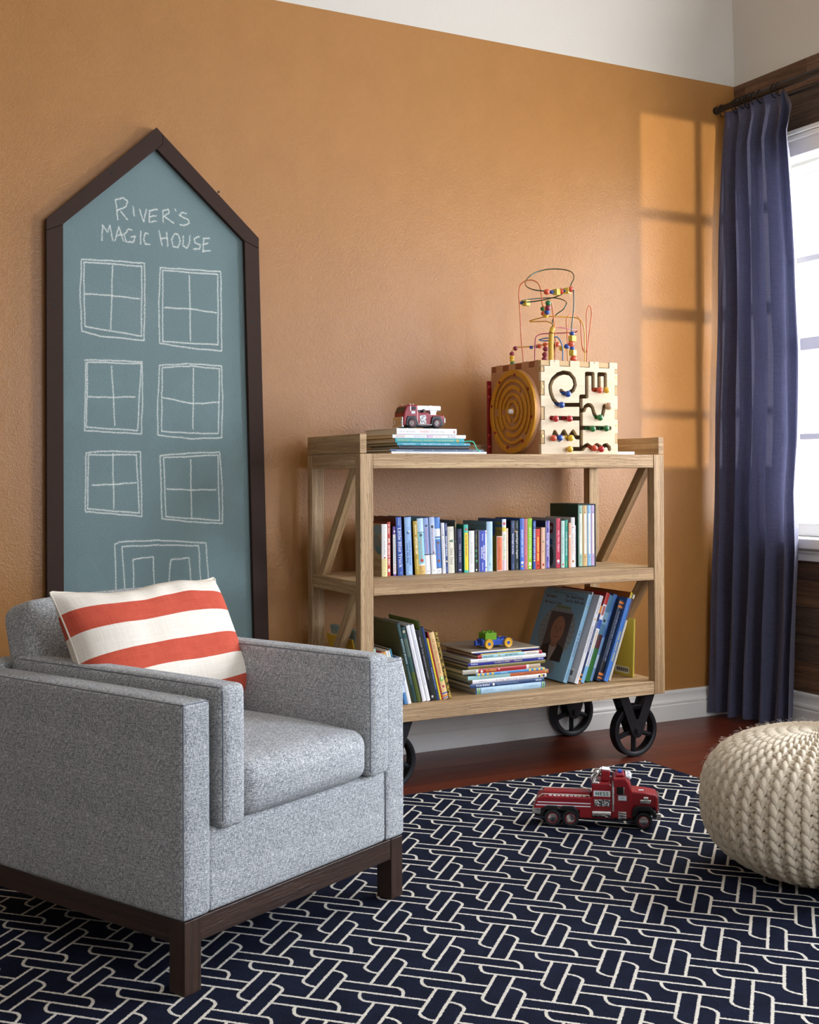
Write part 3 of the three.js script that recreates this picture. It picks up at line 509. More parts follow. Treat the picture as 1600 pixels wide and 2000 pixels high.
  part('panel', g, mat(0xffffff, 0.92, { map, bumpMap: bm, bumpScale: 0.0006, side: THREE.DoubleSide, transmission: 0.25, thickness: 0 }), cu);
}
// ---------- knitted pouf ----------
{
  const R = 0.283, H = 0.162, cy = H + 0.011 + 0.009, P = 2.6, e = 2 / P;
  const t = thing('knitted_pouf', 'cream chunky knitted wool pouf on the rug', 'pouf', [-1.2372, 0, 1.6319]);
  const prof = (ph) => { const c = Math.cos(ph), s = Math.sin(ph); return [R * Math.pow(Math.abs(c), e), cy + H * Math.sign(s) * Math.pow(Math.abs(s), e)]; };
  const wool = (() => { const a = vn(256, 256, 30, 90, 91), b = vn(256, 256, 90, 128, 92); return mat(0xffffff, 1, { map: tex(256, 256, (i, j, k) => mixc([212, 194, 164], [238, 225, 202], 0.5 * a[k] + 0.5 * b[k])), bumpMap: gray(256, 256, (i, j, k) => 0.4 * a[k] + 0.6 * b[k]), bumpScale: 0.0012, sheen: 0.4, sheenRoughness: 0.7, sheenColor: new THREE.Color(0xfff4e0) }); })();
  const core = []; for (let i = 0; i <= 40; i++) { const [r, y] = prof(-Math.PI / 2 + (i / 40) * Math.PI); core.push(new THREE.Vector2(Math.max(0, r - 0.012), cy + (y - cy) * 0.955)); }
  part('filling', new THREE.LatheGeometry(core, 64), wool, t);
  // one knit loop: a fat bent strand
  const loop = (() => { const g = new THREE.SphereGeometry(1, 14, 12), p = g.attributes.position; for (let i = 0; i < p.count; i++) { const y = p.getY(i); p.setXYZ(i, p.getX(i) * 1 + 0.35 * y * y, y * 2.35, p.getZ(i) - 0.42 * y * y); } g.deleteAttribute('normal'); g.computeVertexNormals(); return g; })();
  const mats = [], q = new THREE.Quaternion(), mtx = new THREE.Matrix4(), COL = 50;
  // equal-arc samples along the meridian
  const arcT = [0], arcA = [-Math.PI / 2 + 0.02]; { let pr = prof(arcA[0]); for (let i = 1; i <= 600; i++) { const ph = -Math.PI / 2 + 0.02 + (i / 600) * (Math.PI - 0.04), c = prof(ph); arcT.push(arcT.at(-1) + Math.hypot(c[0] - pr[0], c[1] - pr[1])); arcA.push(ph); pr = c; } }
  const phAt = (s) => { let i = 1; while (i < arcT.length - 1 && arcT[i] < s) i++; const f = (s - arcT[i - 1]) / (arcT[i] - arcT[i - 1]); return lerp(arcA[i - 1], arcA[i], clamp(f)); };
  const total = arcT.at(-1), ROW = 0.0262, rj = rng(404);
  const put = (th, s, tilt, out, size, fat = 1) => {
    if (s < 0.02 || s > total - 0.02) return;
    const ph = phAt(s), [r, y] = prof(ph), p2 = prof(phAt(Math.min(total, s + 0.004))), p1 = prof(phAt(Math.max(0, s - 0.004)));
    const k = clamp(r / R * 1.04, 0.12, 1), tan2 = new THREE.Vector2(p2[0] - p1[0], p2[1] - p1[1]).normalize();
    const er = V3(Math.cos(th), 0, Math.sin(th)), et = V3(-Math.sin(th), 0, Math.cos(th)), up = er.clone().multiplyScalar(tan2.x).add(V3(0, tan2.y, 0)), nor = up.clone().cross(et).normalize(); if (nor.dot(er) * Math.sign(r) < 0 && Math.abs(tan2.y) > 0.1) nor.negate();
    const nn = V3(er.x * tan2.y, -tan2.x, er.z * tan2.y).normalize();
    const ct = Math.cos(tilt), st = Math.sin(tilt), ay = up.clone().multiplyScalar(ct).addScaledVector(et, st), ax = ay.clone().cross(nn);
    mtx.makeBasis(ax.multiplyScalar(size * fat * Math.max(k, 0.3)), ay.multiplyScalar(size), nn.clone().multiplyScalar(size * fat)); const pos = er.clone().multiplyScalar(r).add(V3(0, y, 0)).addScaledVector(nn, out); mtx.setPosition(pos);
    mats.push(mtx.clone());
  };
  for (let c = 0; c < COL; c++) for (let r = 0; r * ROW < total; r++) {
    const th = (c / COL) * Math.PI * 2, d = (Math.PI * 2) / COL, s = r * ROW + rj() * 0.003, j = () => (rj() - 0.5) * 0.16;
    put(th + d * 0.08, s, 0.26 + j(), 0.0046, 0.0092 + rj() * 0.0008, 0.95);
    put(th - d * 0.15, s + ROW * 0.5, -0.42 + j(), 0.0022, 0.0082, 0.92);
    put(th + d * 0.4, s + ROW * 0.12, 0.98 + j(), 0.0004, 0.0078, 0.9);
    put(th + d * 0.58, s + ROW * 0.6, -0.98 + j(), 0.0004, 0.0078, 0.9);
  }
  const im = new THREE.InstancedMesh(loop, wool, mats.length); mats.forEach((m, i) => im.setMatrixAt(i, m)); im.name = 'knit_stitches'; im.userData.kind = 'stuff'; t.add(im);
  // stray wool fibres
  const fib = tube([[0, 0, 0], [0.002, 0.004, 0.0015], [0.0005, 0.008, 0.003], [-0.002, 0.011, 0.002]], 0.00014, 8, 3), fm = [];
  for (let i = 0; i < 1500; i++) { const th = rj() * Math.PI * 2, ph = Math.asin(rj() * 1.15 - 0.15), [r, y] = prof(Math.min(ph, 1.5)); const er = V3(Math.cos(th) * Math.cos(ph), Math.sin(ph), Math.sin(th) * Math.cos(ph)).normalize(); q.setFromUnitVectors(V3(0, 1, 0), er.add(V3(rj() - 0.5, rj() - 0.5, rj() - 0.5).multiplyScalar(0.9)).normalize()); const s = 0.6 + rj() * 0.9; fm.push(new THREE.Matrix4().compose(V3(Math.cos(th) * (r + 0.008), y + 0.008 * Math.sin(ph), Math.sin(th) * (r + 0.008)), q, V3(s, s, s))); }
  const fi = new THREE.InstancedMesh(fib, mat(new THREE.Color(0xf4ead8), 1), fm.length); fm.forEach((m, i) => fi.setMatrixAt(i, m)); fi.name = 'stray_fibres'; fi.userData.kind = 'stuff'; t.add(fi);
}
// ---------- activity cube ----------
const PL = { red: 0xc02328, orange: 0xd9502f, blue: 0x1f4a9c, green: 0x2c7a3c, yellow: 0xe9b92c, maroon: 0x8e1f3c, wood: 0xcfa67c };
const plast = {}; for (const k in PL) plast[k] = mat(new THREE.Color(PL[k]), 0.28, { clearcoat: 0.6, clearcoatRoughness: 0.12 });
{
  const S = 0.312, T = 0.014, t = thing('activity_cube', 'wooden activity cube with bead maze wires standing on top of the bookshelf', 'toy', [-1.2607, 1.0399, 0.451]);
  const birch = (() => { const a = vn(512, 512, 40, 5, 201), b = vn(512, 512, 200, 16, 202), c = vn(512, 512, 256, 256, 203); return mat(0xffffff, 0.5, { map: tex(512, 512, (i, j, k) => mixc([208, 184, 146], [226, 206, 172], 0.5 * a[k] + 0.35 * b[k] + 0.15 * c[k])) }); })();
  const fibre = (() => { const a = vn(256, 256, 20, 20, 205), b = vn(256, 256, 128, 128, 206); return mat(0xffffff, 0.7, { map: tex(256, 256, (i, j, k) => mixc([190, 138, 96], [207, 156, 112], 0.5 * a[k] + 0.5 * b[k])) }); })();
  const tabM = muvMat(birch, 0xe6cfa6);
  function muvMat(m, c) { const n = m.clone(); n.color = new THREE.Color(c); return n; }
  const lines = [[[80, 211], [87, 205], [97, 201], [112, 205], [129, 214], [137, 232], [132, 253], [115, 269], [91, 272], [68, 265], [47, 249], [36, 226], [39, 203], [49, 181], [63, 167], [76, 164], [95, 164], [160, 166]], [[160, 194], [160, 19]], [[160, 194], [184, 194], [184, 271], [210, 271], [210, 218], [235, 218], [235, 271], [261, 271], [261, 218]], [[160, 146], [173, 148], [177, 159], [186, 165], [193, 166], [201, 164], [207, 158], [213, 139], [222, 126], [237, 124], [248, 130], [253, 150], [257, 163], [268, 165]], [[40, 120], [160, 120]], [[160, 89], [279, 89]], [[46, 52], [54, 74], [71, 48], [91, 76], [107, 51], [128, 76], [141, 57], [160, 56]], [[109, 18], [167, 18], [175, 27], [186, 32], [197, 25], [210, 18], [217, 28], [225, 32], [236, 27], [247, 20], [254, 29], [265, 32], [275, 26], [277, 18]]];
  const sdf = (x, y) => { let m = 1e9; for (const l of lines) for (let i = 0; i + 1 < l.length; i++) { const [ax, ay] = l[i], [bx, by] = l[i + 1], dx = bx - ax, dy = by - ay, h = clamp(((x - ax) * dx + (y - ay) * dy) / (dx * dx + dy * dy)); m = Math.min(m, Math.hypot(x - ax - dx * h, y - ay - dy * h)); } return m - 6.8; };
  // contour of the slot network on a 1.5 mm raster
  const G = 1.5, N = 208, F = []; for (let j = 0; j <= N; j++) for (let i = 0; i <= N; i++) F.push(sdf(i * G, j * G));
  const seg = new Map(), key = (p) => p[0].toFixed(3) + ',' + p[1].toFixed(3);
  const cross = (i, j, k, l) => { const a = F[j * (N + 1) + i], b = F[l * (N + 1) + k], s = a / (a - b); return [(i + (k - i) * s) * G, (j + (l - j) * s) * G]; };
  for (let j = 0; j < N; j++) for (let i = 0; i < N; i++) {
    const c = [[i, j], [i + 1, j], [i + 1, j + 1], [i, j + 1]], v = c.map(([a, b]) => F[b * (N + 1) + a] < 0), e = [];
    for (let k = 0; k < 4; k++) if (v[k] !== v[(k + 1) % 4]) e.push([cross(...c[k], ...c[(k + 1) % 4]), v[k]]);
    for (let k = 0; k + 1 < e.length; k += 2) { const [a, b] = e[k][1] ? [e[k][0], e[k + 1][0]] : [e[k + 1][0], e[k][0]]; seg.set(key(a), [a, b]); }
  }
  const holes = [];
  while (seg.size) { const [k0, [a0, b0]] = seg.entries().next().value; seg.delete(k0); const loop = [a0]; let cur = b0; while (key(cur) !== k0) { const n = seg.get(key(cur)); if (!n) break; seg.delete(key(cur)); loop.push(n[0]); cur = n[1]; } if (loop.length > 12) holes.push(loop.filter((p, i) => { const a = loop[(i + loop.length - 1) % loop.length], b = loop[(i + 1) % loop.length]; return Math.abs((b[0] - a[0]) * (p[1] - a[1]) - (b[1] - a[1]) * (p[0] - a[0])) > 0.05; })); }
  const topN = [[0, 36], [75, 117], [156, 197], [235, 278]], leftN = [[34, 79], [114, 157], [194, 241], [272, 290]], rightN = [[38, 72], [119, 153], [200, 234], [275, 290]];
  const out = [[0, 0], [312, 0]];
  for (const [a, b] of rightN) out.push([312, a], [301, a], [301, b], [312, b]);
  out.push([312, 312]);
  for (const [a, b] of [...topN].reverse()) { if (a === 0) { out.push([b, 312], [b, 292], [0, 292]); } else out.push([b, 312], [b, 292], [a, 292], [a, 312]); }
  for (const [a, b] of [...leftN].reverse()) out.push([0, b], [14, b], [14, a], [0, a]);
  const mm = (l) => l.map(([x, y]) => new THREE.Vector2(x / 1000, y / 1000));
  const sh = new THREE.Shape(mm(out)); for (const h of holes) sh.holes.push(new THREE.Path(mm(h)));
  part('front_panel', muv(extr(sh, T, 0.0008).translate(0, 0, -T), 'y', 0.4, 0.4), birch, t);
  const tabs = []; for (const [a, b] of topN) tabs.push(rspan(a / 1000 + 0.0012, b / 1000 - 0.0012, 0.2935, 0.3105, -T, -0.0018, 0.001)); for (const [a, b] of leftN) tabs.push(rspan(0.001, 0.0128, a / 1000 + 0.0012, b / 1000 - 0.0012, -T, -0.0015, 0.001)); for (const [a, b] of rightN) tabs.push(rspan(0.3022, 0.3112, a / 1000 + 0.0012, b / 1000 - 0.0012, -T, -0.001, 0.001));
  part('finger_joint', muv(merge(tabs), 'y', 0.4, 0.4), tabM, t);
  // left panel with its own notches
  const ln = [[38, 75], [117, 157], [197, 238], [279, 309]], lo = [[-14, 0], [-14, 312]];
  for (const [a, b] of ln) lo.push([-a, 312], [-a, 290], [-b, 290], [-b, 312]);
  lo.push([-312, 312], [-312, 0]);
  part('left_panel', muv(extr(new THREE.Shape(mm(lo)), T, 0.0006).rotateY(-Math.PI / 2).translate(T, 0, 0), 'y', 0.4, 0.4), fibre, t);
  part('finger_joint', muv(merge(ln.map(([a, b]) => rspan(0.0012, T, 0.2912, 0.3108, -b / 1000 + 0.001, -a / 1000 - 0.001, 0.001))), 'z', 0.4, 0.4), muvMat(fibre, 0xc9a184), t);
  part('right_panel', muv(rspan(S - T, S, 0, S, -S, -T, 0.001), 'y', 0.4, 0.4), birch, t);
  part('back_panel', muv(rspan(T, S - T, 0, S, -S, -S + T, 0.001), 'y', 0.4, 0.4), birch, t);
  part('top_panel', muv(rspan(T, S - T, S - T - 0.004, S - 0.003, -S + T, -T, 0.001), 'x', 0.4, 0.4), birch, t);
  part('rear_board', rspan(-0.012, S + 0.01, 0.0, 0.262, -S - 0.012, -S - 0.0005, 0.002), mat(new THREE.Color(0x9c1a22), 0.4), t);
  for (const y of [0.24, 0.205, 0.07, 0.03]) part('rear_knob', new THREE.SphereGeometry(0.006, 12, 10).translate(-0.012, y, -S + 0.006), plast.red, t);
  for (const [x, y] of [[0.007, 0.222], [0.007, 0.06], [0.306, 0.262], [0.306, 0.098]]) part('screw', cyl(0.0032, 0.0015, 12).rotateX(Math.PI / 2).translate(x, y, 0.0002), mat(new THREE.Color(0xb59a4c), 0.3, { metalness: 1 }), t);
  for (const x of [0.055, 0.216]) part('nail', cyl(0.0018, 0.001, 8).rotateX(Math.PI / 2).translate(x, 0.308, 0.0001), M.black, t);
  // sliding beads in the slots
  const beads = [['blue', 99, 200], ['blue', 73, 163], ['red', 50, 117], ['red', 105, 118], ['orange', 41, 53], ['blue', 66, 54], ['yellow', 110, 54], ['yellow', 106, 17], ['orange', 229, 216], ['yellow', 258, 217], ['wood', 266, 163], ['green', 230, 124], ['green', 199, 86], ['green', 255, 88], ['orange', 206, 21], ['red', 234, 18]];
  const bs = new THREE.SphereGeometry(1, 24, 18);
  for (const [c, x, y] of beads) { const r = c === 'wood' ? 0.0128 : 0.0108, b = part('sliding_bead', bs.clone().scale(r, r, r).translate(x / 1000, y / 1000, 0.0116), plast[c], t); part('inner_stud', merge([bs.clone().scale(0.0105, 0.0105, 0.0075).translate(x / 1000, y / 1000, -T - 0.008), cyl(0.0045, 0.03, 12).rotateX(Math.PI / 2).translate(x / 1000, y / 1000, -0.004)]), plast[c], b); }
  // maze disc on the left face
  const D = new THREE.Group(); D.name = 'maze_disc'; D.position.set(-0.0005, 0.1465, -0.1435); D.rotation.y = -Math.PI / 2; t.add(D);
  const R = 0.1415, ringSeg = (r0, r1, a0, a1) => { const s = new THREE.Shape(); s.absarc(0, 0, r1 * R, a0 * D2R, a1 * D2R, false); s.absarc(0, 0, r0 * R, a1 * D2R, a0 * D2R, true); s.closePath(); return extr(s, 0.009, 0.001, { curveSegments: Math.max(8, Math.round((a1 - a0) / 4)) }).translate(0, 0, 0.0125); };
  part('disc_base', cyl(R, 0.0135, 72).rotateX(Math.PI / 2).translate(0, 0, 0.00675), fibre, D);
  const yel = (() => { const a = vn(256, 256, 128, 128, 211), b = vn(256, 256, 60, 60, 212); return mat(0xffffff, 0.45, { map: tex(256, 256, (i, j, k) => (a[k] > 0.93 && b[k] > 0.55 ? [122, 60, 30] : mixc([203, 139, 32], [217, 154, 42], b[k]))) }); })();
  const rim = new THREE.Shape(); rim.absarc(0, 0, R, 0, Math.PI * 2); const rh = new THREE.Path(); rh.absarc(0, 0, R * 0.87, 0, Math.PI * 2, true); rim.holes.push(rh);
  part('disc_rim', muv(extr(rim, 0.0095, 0.001, { curveSegments: 48 }).translate(0, 0, 0.0125), 'x', 0.2, 0.2), yel, D);
  const arcs = [[0.71, 0.775, 187, 300], [0.71, 0.775, 314, 533], [0.53, 0.625, 56, 226], [0.53, 0.625, 240, 402], [0.375, 0.445, 190, 530], [0.21, 0.278, -78, 250], [0.12, 0.2, -40, 30]];
  for (const [a, b, c, d] of arcs.slice(0, 6)) part('maze_ridge', muv(ringSeg(a, b, c, d), 'x', 0.2, 0.2), yel, D);
  part('maze_ridge', muv(cyl(0.1 * R, 0.009, 24).rotateX(Math.PI / 2).translate(0, 0, 0.0168), 'x', 0.2, 0.2), yel, D);
  part('knob', merge([cyl(0.0095, 0.012, 24, 0.0075).rotateX(Math.PI / 2).translate(0, 0, 0.0265), new THREE.SphereGeometry(0.0078, 16, 10).scale(1, 1, 0.4).translate(0, 0, 0.0325)]), mat(new THREE.Color(0xf2f0ea), 0.35), D);
  for (const [b, y] of [[124, 274], [39, 219], [18, 123], [73, 41], [171, 21], [255, 75], [276, 171], [223, 254]]) part('rivet', cyl(0.0055, 0.003, 16).rotateX(Math.PI / 2).translate((143.5 - b) / 1000 * 0.965, (y - 146.5) / 1000 * 0.965, 0.0222), mat(new THREE.Color(0x8c1420), 0.4), D);
  // bead maze wires (mm: across, above the top, back)
  const wires = [['orange', [[108, 20, 270], [102, 71, 270], [95, 189, 270], [92, 277, 270], [97, 297, 260], [118, 307, 240], [133, 297, 220], [139, 279, 210], [131, 247, 190], [129, 213, 180], [117, 197, 150], [104, 172, 120], [98, 169, 100], [90, 190, 90], [93, 213, 90], [103, 211, 90], [116, 188, 100], [144, 136, 130], [161, 86, 150], [166, 19, 160]]],
    ['green', [[144, 103, 30], [154, 187, 30], [153, 243, 30], [157, 261, 50], [205, 300, 100], [229, 330, 150], [219, 346, 200], [189, 349, 240], [142, 334, 250], [88, 300, 220], [45, 266, 150], [42, 248, 100], [60, 241, 70], [94, 240, 60], [132, 239, 60], [136, 233, 90], [123, 227, 140], [101, 224, 190], [76, 224, 220], [75, 228, 230], [95, 235, 240], [160, 245, 240], [195, 243, 200], [200, 228, 150], [187, 211, 120], [176, 194, 120], [163, 175, 150], [164, 158, 170], [172, 112, 180], [181, 21, 180]]],
    ['yellow', [[220, 9, 60], [220, 102, 60], [214, 134, 60], [202, 156, 70], [176, 163, 100], [122, 166, 130], [112, 165, 170], [101, 158, 220], [118, 156, 200], [109, 146, 120], [101, 133, 80], [93, 121, 60], [80, 108, 50], [75, 49, 50], [75, 5, 50]]],
    ['red', [[109, 18, 200], [111, 77, 200], [115, 102, 200], [135, 113, 200], [168, 116, 190], [210, 118, 170], [248, 121, 150], [246, 125, 140], [211, 127, 130], [148, 127, 120], [133, 118, 118], [130, 90, 118], [130, 5, 118]]],
    ['blue', [[143, 11, 80], [142, 55, 80], [134, 77, 80], [127, 91, 90], [120, 91, 100], [106, 90, 140], [108, 88, 170], [119, 85, 160], [125, 83, 140], [126, 70, 118], [124, 5, 112]]],
    ['amber', [[73, 17, 290], [73, 58, 290], [87, 72, 290], [114, 75, 280], [140, 76, 250], [159, 79, 220], [169, 81, 200], [182, 74, 170], [186, 60, 140], [181, 62, 112], [178, 5, 100]]],
    ['orange', [[199, 5, 128], [199, 69, 130], [204, 110, 140], [209, 163, 150], [228, 181, 160], [254, 187, 170], [278, 182, 180], [288, 166, 180], [293, 107, 180], [292, 65, 170], [296, 51, 160], [294, 65, 150], [290, 138, 145], [290, 196, 142], [299, 216, 140], [308, 199, 140], [306, 140, 146], [298, 8, 152]]]];
  const wc = { orange: 0xd9733c, green: 0x1d4a38, yellow: 0xdfa227, red: 0x9e2f45, blue: 0x2f78b4, amber: 0xd48f2a };
  const yT = S - 0.003;
  for (const [c, l] of wires) { const pts = l.map(([a, y, d]) => V3(a / 1000, yT + y / 1000, -d / 1000)); for (const e of [0, pts.length - 1]) if (l[e][1] < 30) { const q = pts[e].clone(); q.y = yT - 0.004; e ? pts.push(q) : pts.unshift(q); } else if (c === 'green' && e === 0) { const q = pts[0].clone(); q.y = yT - 0.004; q.x += 0.002; pts.unshift(q); } part('bead_wire', tube(pts, 0.0021, pts.length * 9, 8), mat(new THREE.Color(wc[c]), 0.25, { clearcoat: 0.6 }), t); }
  const wb = [['maroon', 87, 70, 290, 8.6], ['maroon', 73, 50, 290, 8.6], ['yellow', 73, 38, 290, 8.6], ['yellow', 73, 28, 290, 8.6], ['green', 75, 17, 290, 8.6], ['blue', 135, 73, 260, 7.4], ['blue', 150, 76, 250, 7.4], ['orange', 154, 76, 238, 8.6], ['orange', 166, 80, 220, 8.6], ['maroon', 154, 62, 200, 9.5], ['maroon', 151, 43, 200, 9.5], ['maroon', 149, 27, 200, 9.5], ['orange', 182, 76, 170, 9.5], ['yellow', 182, 60, 140, 10.2], ['blue', 181, 64, 110, 10.2], ['blue', 147, 98, 30, 9], ['orange', 143, 63, 30, 10.8], ['blue', 147, 48, 30, 8.6], ['orange', 152, 13, 30, 11.3], ['orange', 69, 238, 65, 10.4], ['blue', 87, 238, 62, 7.7], ['orange', 125, 243, 60, 10.4], ['blue', 134, 243, 52, 7.7], ['orange', 148, 248, 40, 10.4], ['blue', 77, 223, 230, 7.7], ['green', 131, 199, 180, 9.5], ['orange', 113, 178, 150, 9], ['yellow', 102, 167, 120, 9.5], ['green', 92, 205, 90, 10.2], ['maroon', 90, 189, 90, 10.2], ['blue', 94, 176, 100, 10.2]];
  for (const [c, a, y, d, r] of wb) part('wire_bead', bs.clone().scale(r / 1000, r / 1000 * (c === 'blue' ? 0.85 : 0.95), r / 1000).translate(a / 1000, yT + y / 1000, -d / 1000), plast[c], t);
  const yw = mat(new THREE.Color(0xdcc04c), 0.4);
  for (const [a, y, d, ro] of [[105, 239, 60, 0.3], [141, 244, 48, 0.4], [88, 221, 220, 0.2], [147, 81, 30, 0.15], [149, 33, 30, 0.35]]) part('cube_bead', rbox(0.02, 0.02, 0.02, 0.002).rotateY(ro).translate(a / 1000, yT + y / 1000, -d / 1000), yw, t);
  for (const [a, y, ti] of [[80, 108, 0.35], [76, 86, 0.03], [75.5, 67, 0], [75, 49, 0], [75, 31, 0], [75, 12, 0]]) part('barrel_bead', cyl(0.0088, 0.0185, 20, 0.0088).rotateZ(-ti).translate(a / 1000, yT + y / 1000, -0.05), mat(new THREE.Color(0xd9ab35), 0.35), t);
}
// ---------- toy trucks ----------
const redP = mat(new THREE.Color(0x8e0f1c), 0.38, { clearcoat: 0.25, clearcoatRoughness: 0.1 }), tyre = mat(new THREE.Color(0x1b1b1d), 0.7), darkP = mat(new THREE.Color(0x101012), 0.45), whiteP = mat(new THREE.Color(0xeef0f2), 0.35), winP = mat(new THREE.Color(0x0b0d10), 0.25);
function signTex(draw, w = 256, h = 96) { const c = document.createElement('canvas'); c.width = w; c.height = h; draw(c.getContext('2d'), w, h); const t = new THREE.CanvasTexture(c); t.colorSpace = THREE.SRGBColorSpace; t.anisotropy = 8; return mat(0xffffff, 0.35, { map: t }); }
const plateSign = signTex((c, w, h) => { c.fillStyle = '#e9eef2'; c.fillRect(0, 0, w, h); c.fillStyle = '#1c6b4f'; c.font = 'bold 84px sans-serif'; c.textAlign = 'center'; c.textBaseline = 'middle'; c.save(); c.translate(w / 2, h / 2 + 3); c.scale(1.08, 1); c.fillText('HESS', 0, 0); c.restore(); });
const doorSign = signTex((c, w, h) => { c.fillStyle = '#dfe7ee'; c.fillRect(0, 0, w, h); c.strokeStyle = '#2b5f7e'; c.lineWidth = 8; c.strokeRect(8, 8, w - 16, h - 16); c.fillStyle = '#1c5a4f'; c.font = 'bold 52px sans-serif'; c.textAlign = 'center'; c.textBaseline = 'middle'; c.fillText('HESS', w / 2, h / 2 + 2); c.fillStyle = '#8fb9d0'; c.fillRect(20, 16, w - 40, 8); c.fillRect(20, h - 24, w - 40, 8); }, 256, 160);
const diamond = (() => { const a = vn(128, 128, 22, 22, 301); return mat(0xffffff, 0.25, { metalness: 0.9, map: tex(128, 128, (i, j, k) => mixc([120, 122, 125], [235, 236, 238], sm(0.35, 0.65, a[k]))), bumpMap: gray(128, 128, (i, j, k) => a[k]), bumpScale: 0.002 }); })();
function wheel(parent, r, w, x, y, z, side) {
  const g = new THREE.Group(); g.name = 'wheel'; g.position.set(x, y, z); parent.add(g);
  const pr = [[r * 0.6, -w / 2], [r * 0.92, -w / 2], [r, -w * 0.32], [r, w * 0.32], [r * 0.92, w / 2], [r * 0.6, w / 2], [r * 0.6, -w / 2]].map(([a, b]) => new THREE.Vector2(a, b));
  const tread = []; for (let k = 0; k < 18; k++) tread.push(box(r * 0.16, r * 0.06, w * 0.9, 0, 0, 0).translate(0, r * 0.995, 0).rotateZ(k / 18 * Math.PI * 2));
  part('tyre', merge([new THREE.LatheGeometry(pr, 32).rotateX(Math.PI / 2), ...tread]), tyre, g);
  part('rim_ring', new THREE.TorusGeometry(r * 0.58, r * 0.06, 8, 32).translate(0, 0, side * w * 0.46), redP, g);
  const sp = [cyl(r * 0.56, w * 0.5, 28).rotateX(Math.PI / 2).translate(0, 0, side * w * 0.12), cyl(r * 0.16, w * 0.2, 16).rotateX(Math.PI / 2).translate(0, 0, side * w * 0.42)]; for (let k = 0; k < 10; k++) sp.push(box(r * 0.1, r * 0.36, w * 0.12, 0, r * 0.34, side * w * 0.4).rotateZ(k / 10 * Math.PI * 2));
  part('hubcap', merge(sp), M.chrome, g);
}
const plate = (w, h, x, y, z) => tr(new THREE.PlaneGeometry(w, h), x, y, z);
{
  // floor truck: x forward, z to its right side; side facing the camera is +z
  const t = thing('toy_truck', 'red toy tow truck with chrome trim standing on the rug', 'toy truck', [-1.5745, 0.0108, 0.9685], -36.5 * D2R);
  const W = 0.082, z1 = W / 2 - 0.006;
  const ext = (pts, w, bev = 0.003) => extr(shape(pts.map(([a, b]) => [a / 1000, b / 1000])), w, bev).translate(0, 0, -w / 2);
  part('chassis', merge([ext([[-42, 22], [-42, 34], [255, 34], [255, 22], [200, 18], [20, 18]], W - 0.02), rspan(-0.05, 0.262, 0.02, 0.03, -0.02, 0.02, 0.002)]), darkP, t);
  part('bed', merge([ext([[-51, 34], [-51, 52], [-42, 74], [-26, 80], [108, 80], [108, 24], [72, 24], [72, 45], [-38, 45], [-44, 34]], W - 0.006), ext([[-30, 79], [-24, 90], [104, 90], [106, 79]], W * 0.45)]), redP, t);
  part('cabinet', ext([[106, 24], [106, 117], [112, 121], [156, 121], [164, 114], [164, 24]], W - 0.008, 0.004), redP, t);
  part('cab', ext([[160, 26], [160, 122], [166, 136], [198, 137], [206, 126], [216, 100], [216, 26]], W - 0.004, 0.005), redP, t);
  part('hood', ext([[212, 44], [212, 101], [250, 98], [278, 93], [284, 86], [284, 44], [272, 58], [222, 58]], W - 0.012, 0.005), redP, t);
  for (const s of [1, -1]) { part('fender', ext([[212, 34], [218, 56], [228, 63], [262, 63], [274, 52], [280, 34], [270, 34], [262, 50], [232, 50], [224, 34]], 0.014, 0.002).translate(0, 0, s * (W / 2 - 0.005)), darkP, t); part('fender', ext([[-36, 30], [-26, 50], [-14, 56], [12, 56], [20, 50], [28, 56], [58, 56], [68, 48], [74, 30], [66, 30], [58, 44], [-18, 44], [-28, 30]], 0.014, 0.002).translate(0, 0, s * (W / 2 - 0.005)), darkP, t); }
  for (const s of [1, -1]) for (const x of [-0.0, 0.0485, 0.2455]) wheel(t, 0.0225, 0.02, x, 0.0227, s * (W / 2 - 0.008), s);
  const zs = W / 2 - 0.0025;
  part('name_plate', plate(0.045, 0.0155, 0.134, 0.0925, W / 2 - 0.0036), plateSign, t);
  part('door_plate', plate(0.023, 0.0145, 0.189, 0.083, W / 2 - 0.0016), doorSign, t);
  part('hood_plate', plate(0.014, 0.009, 0, 0, 0).rotateX(-Math.PI / 2 + 0.09).translate(0.24, 0.1002, 0.012), doorSign, t);
  part('tread_plate', muv(rspan(0.113, 0.156, 0.058, 0.077, W / 2 - 0.006, W / 2 - 0.0025, 0.001), 'x', 0.05, 0.05), diamond, t);
  part('window', ext([[174, 93], [174, 113], [190, 113], [196, 93]], 0.002, 0.0005).translate(0, 0, W / 2 - 0.0012), winP, t);
  part('windscreen', rbox(0.002, 0.024, W * 0.72, 0.001).rotateZ(0.4).translate(0.2098, 0.113, 0), winP, t);
  part('exhaust_stack', merge([cyl(0.003, 0.082, 14).translate(0.164, 0.088, W / 2 - 0.001), ...Array.from({ length: 14 }, (_, k) => new THREE.TorusGeometry(0.0033, 0.0007, 6, 14).rotateX(Math.PI / 2).translate(0.164, 0.066 + k * 0.0036, W / 2 - 0.001))]), M.chrome, t);
  part('mirror', merge([rbox(0.003, 0.019, 0.006, 0.0012, 0.193, 0.104, W / 2 + 0.004), bar([0.195, 0.104, W / 2 - 0.003], [0.193, 0.104, W / 2 + 0.004], 0.0008)]), M.chrome, t);
  part('fuel_tank', merge([cyl(0.0095, 0.05, 20).rotateZ(Math.PI / 2).translate(0.133, 0.037, W / 2 - 0.006), ...[0.112, 0.124, 0.142, 0.155].map((x) => new THREE.TorusGeometry(0.0098, 0.001, 6, 20).rotateY(Math.PI / 2).translate(x, 0.037, W / 2 - 0.006))]), M.chrome, t);
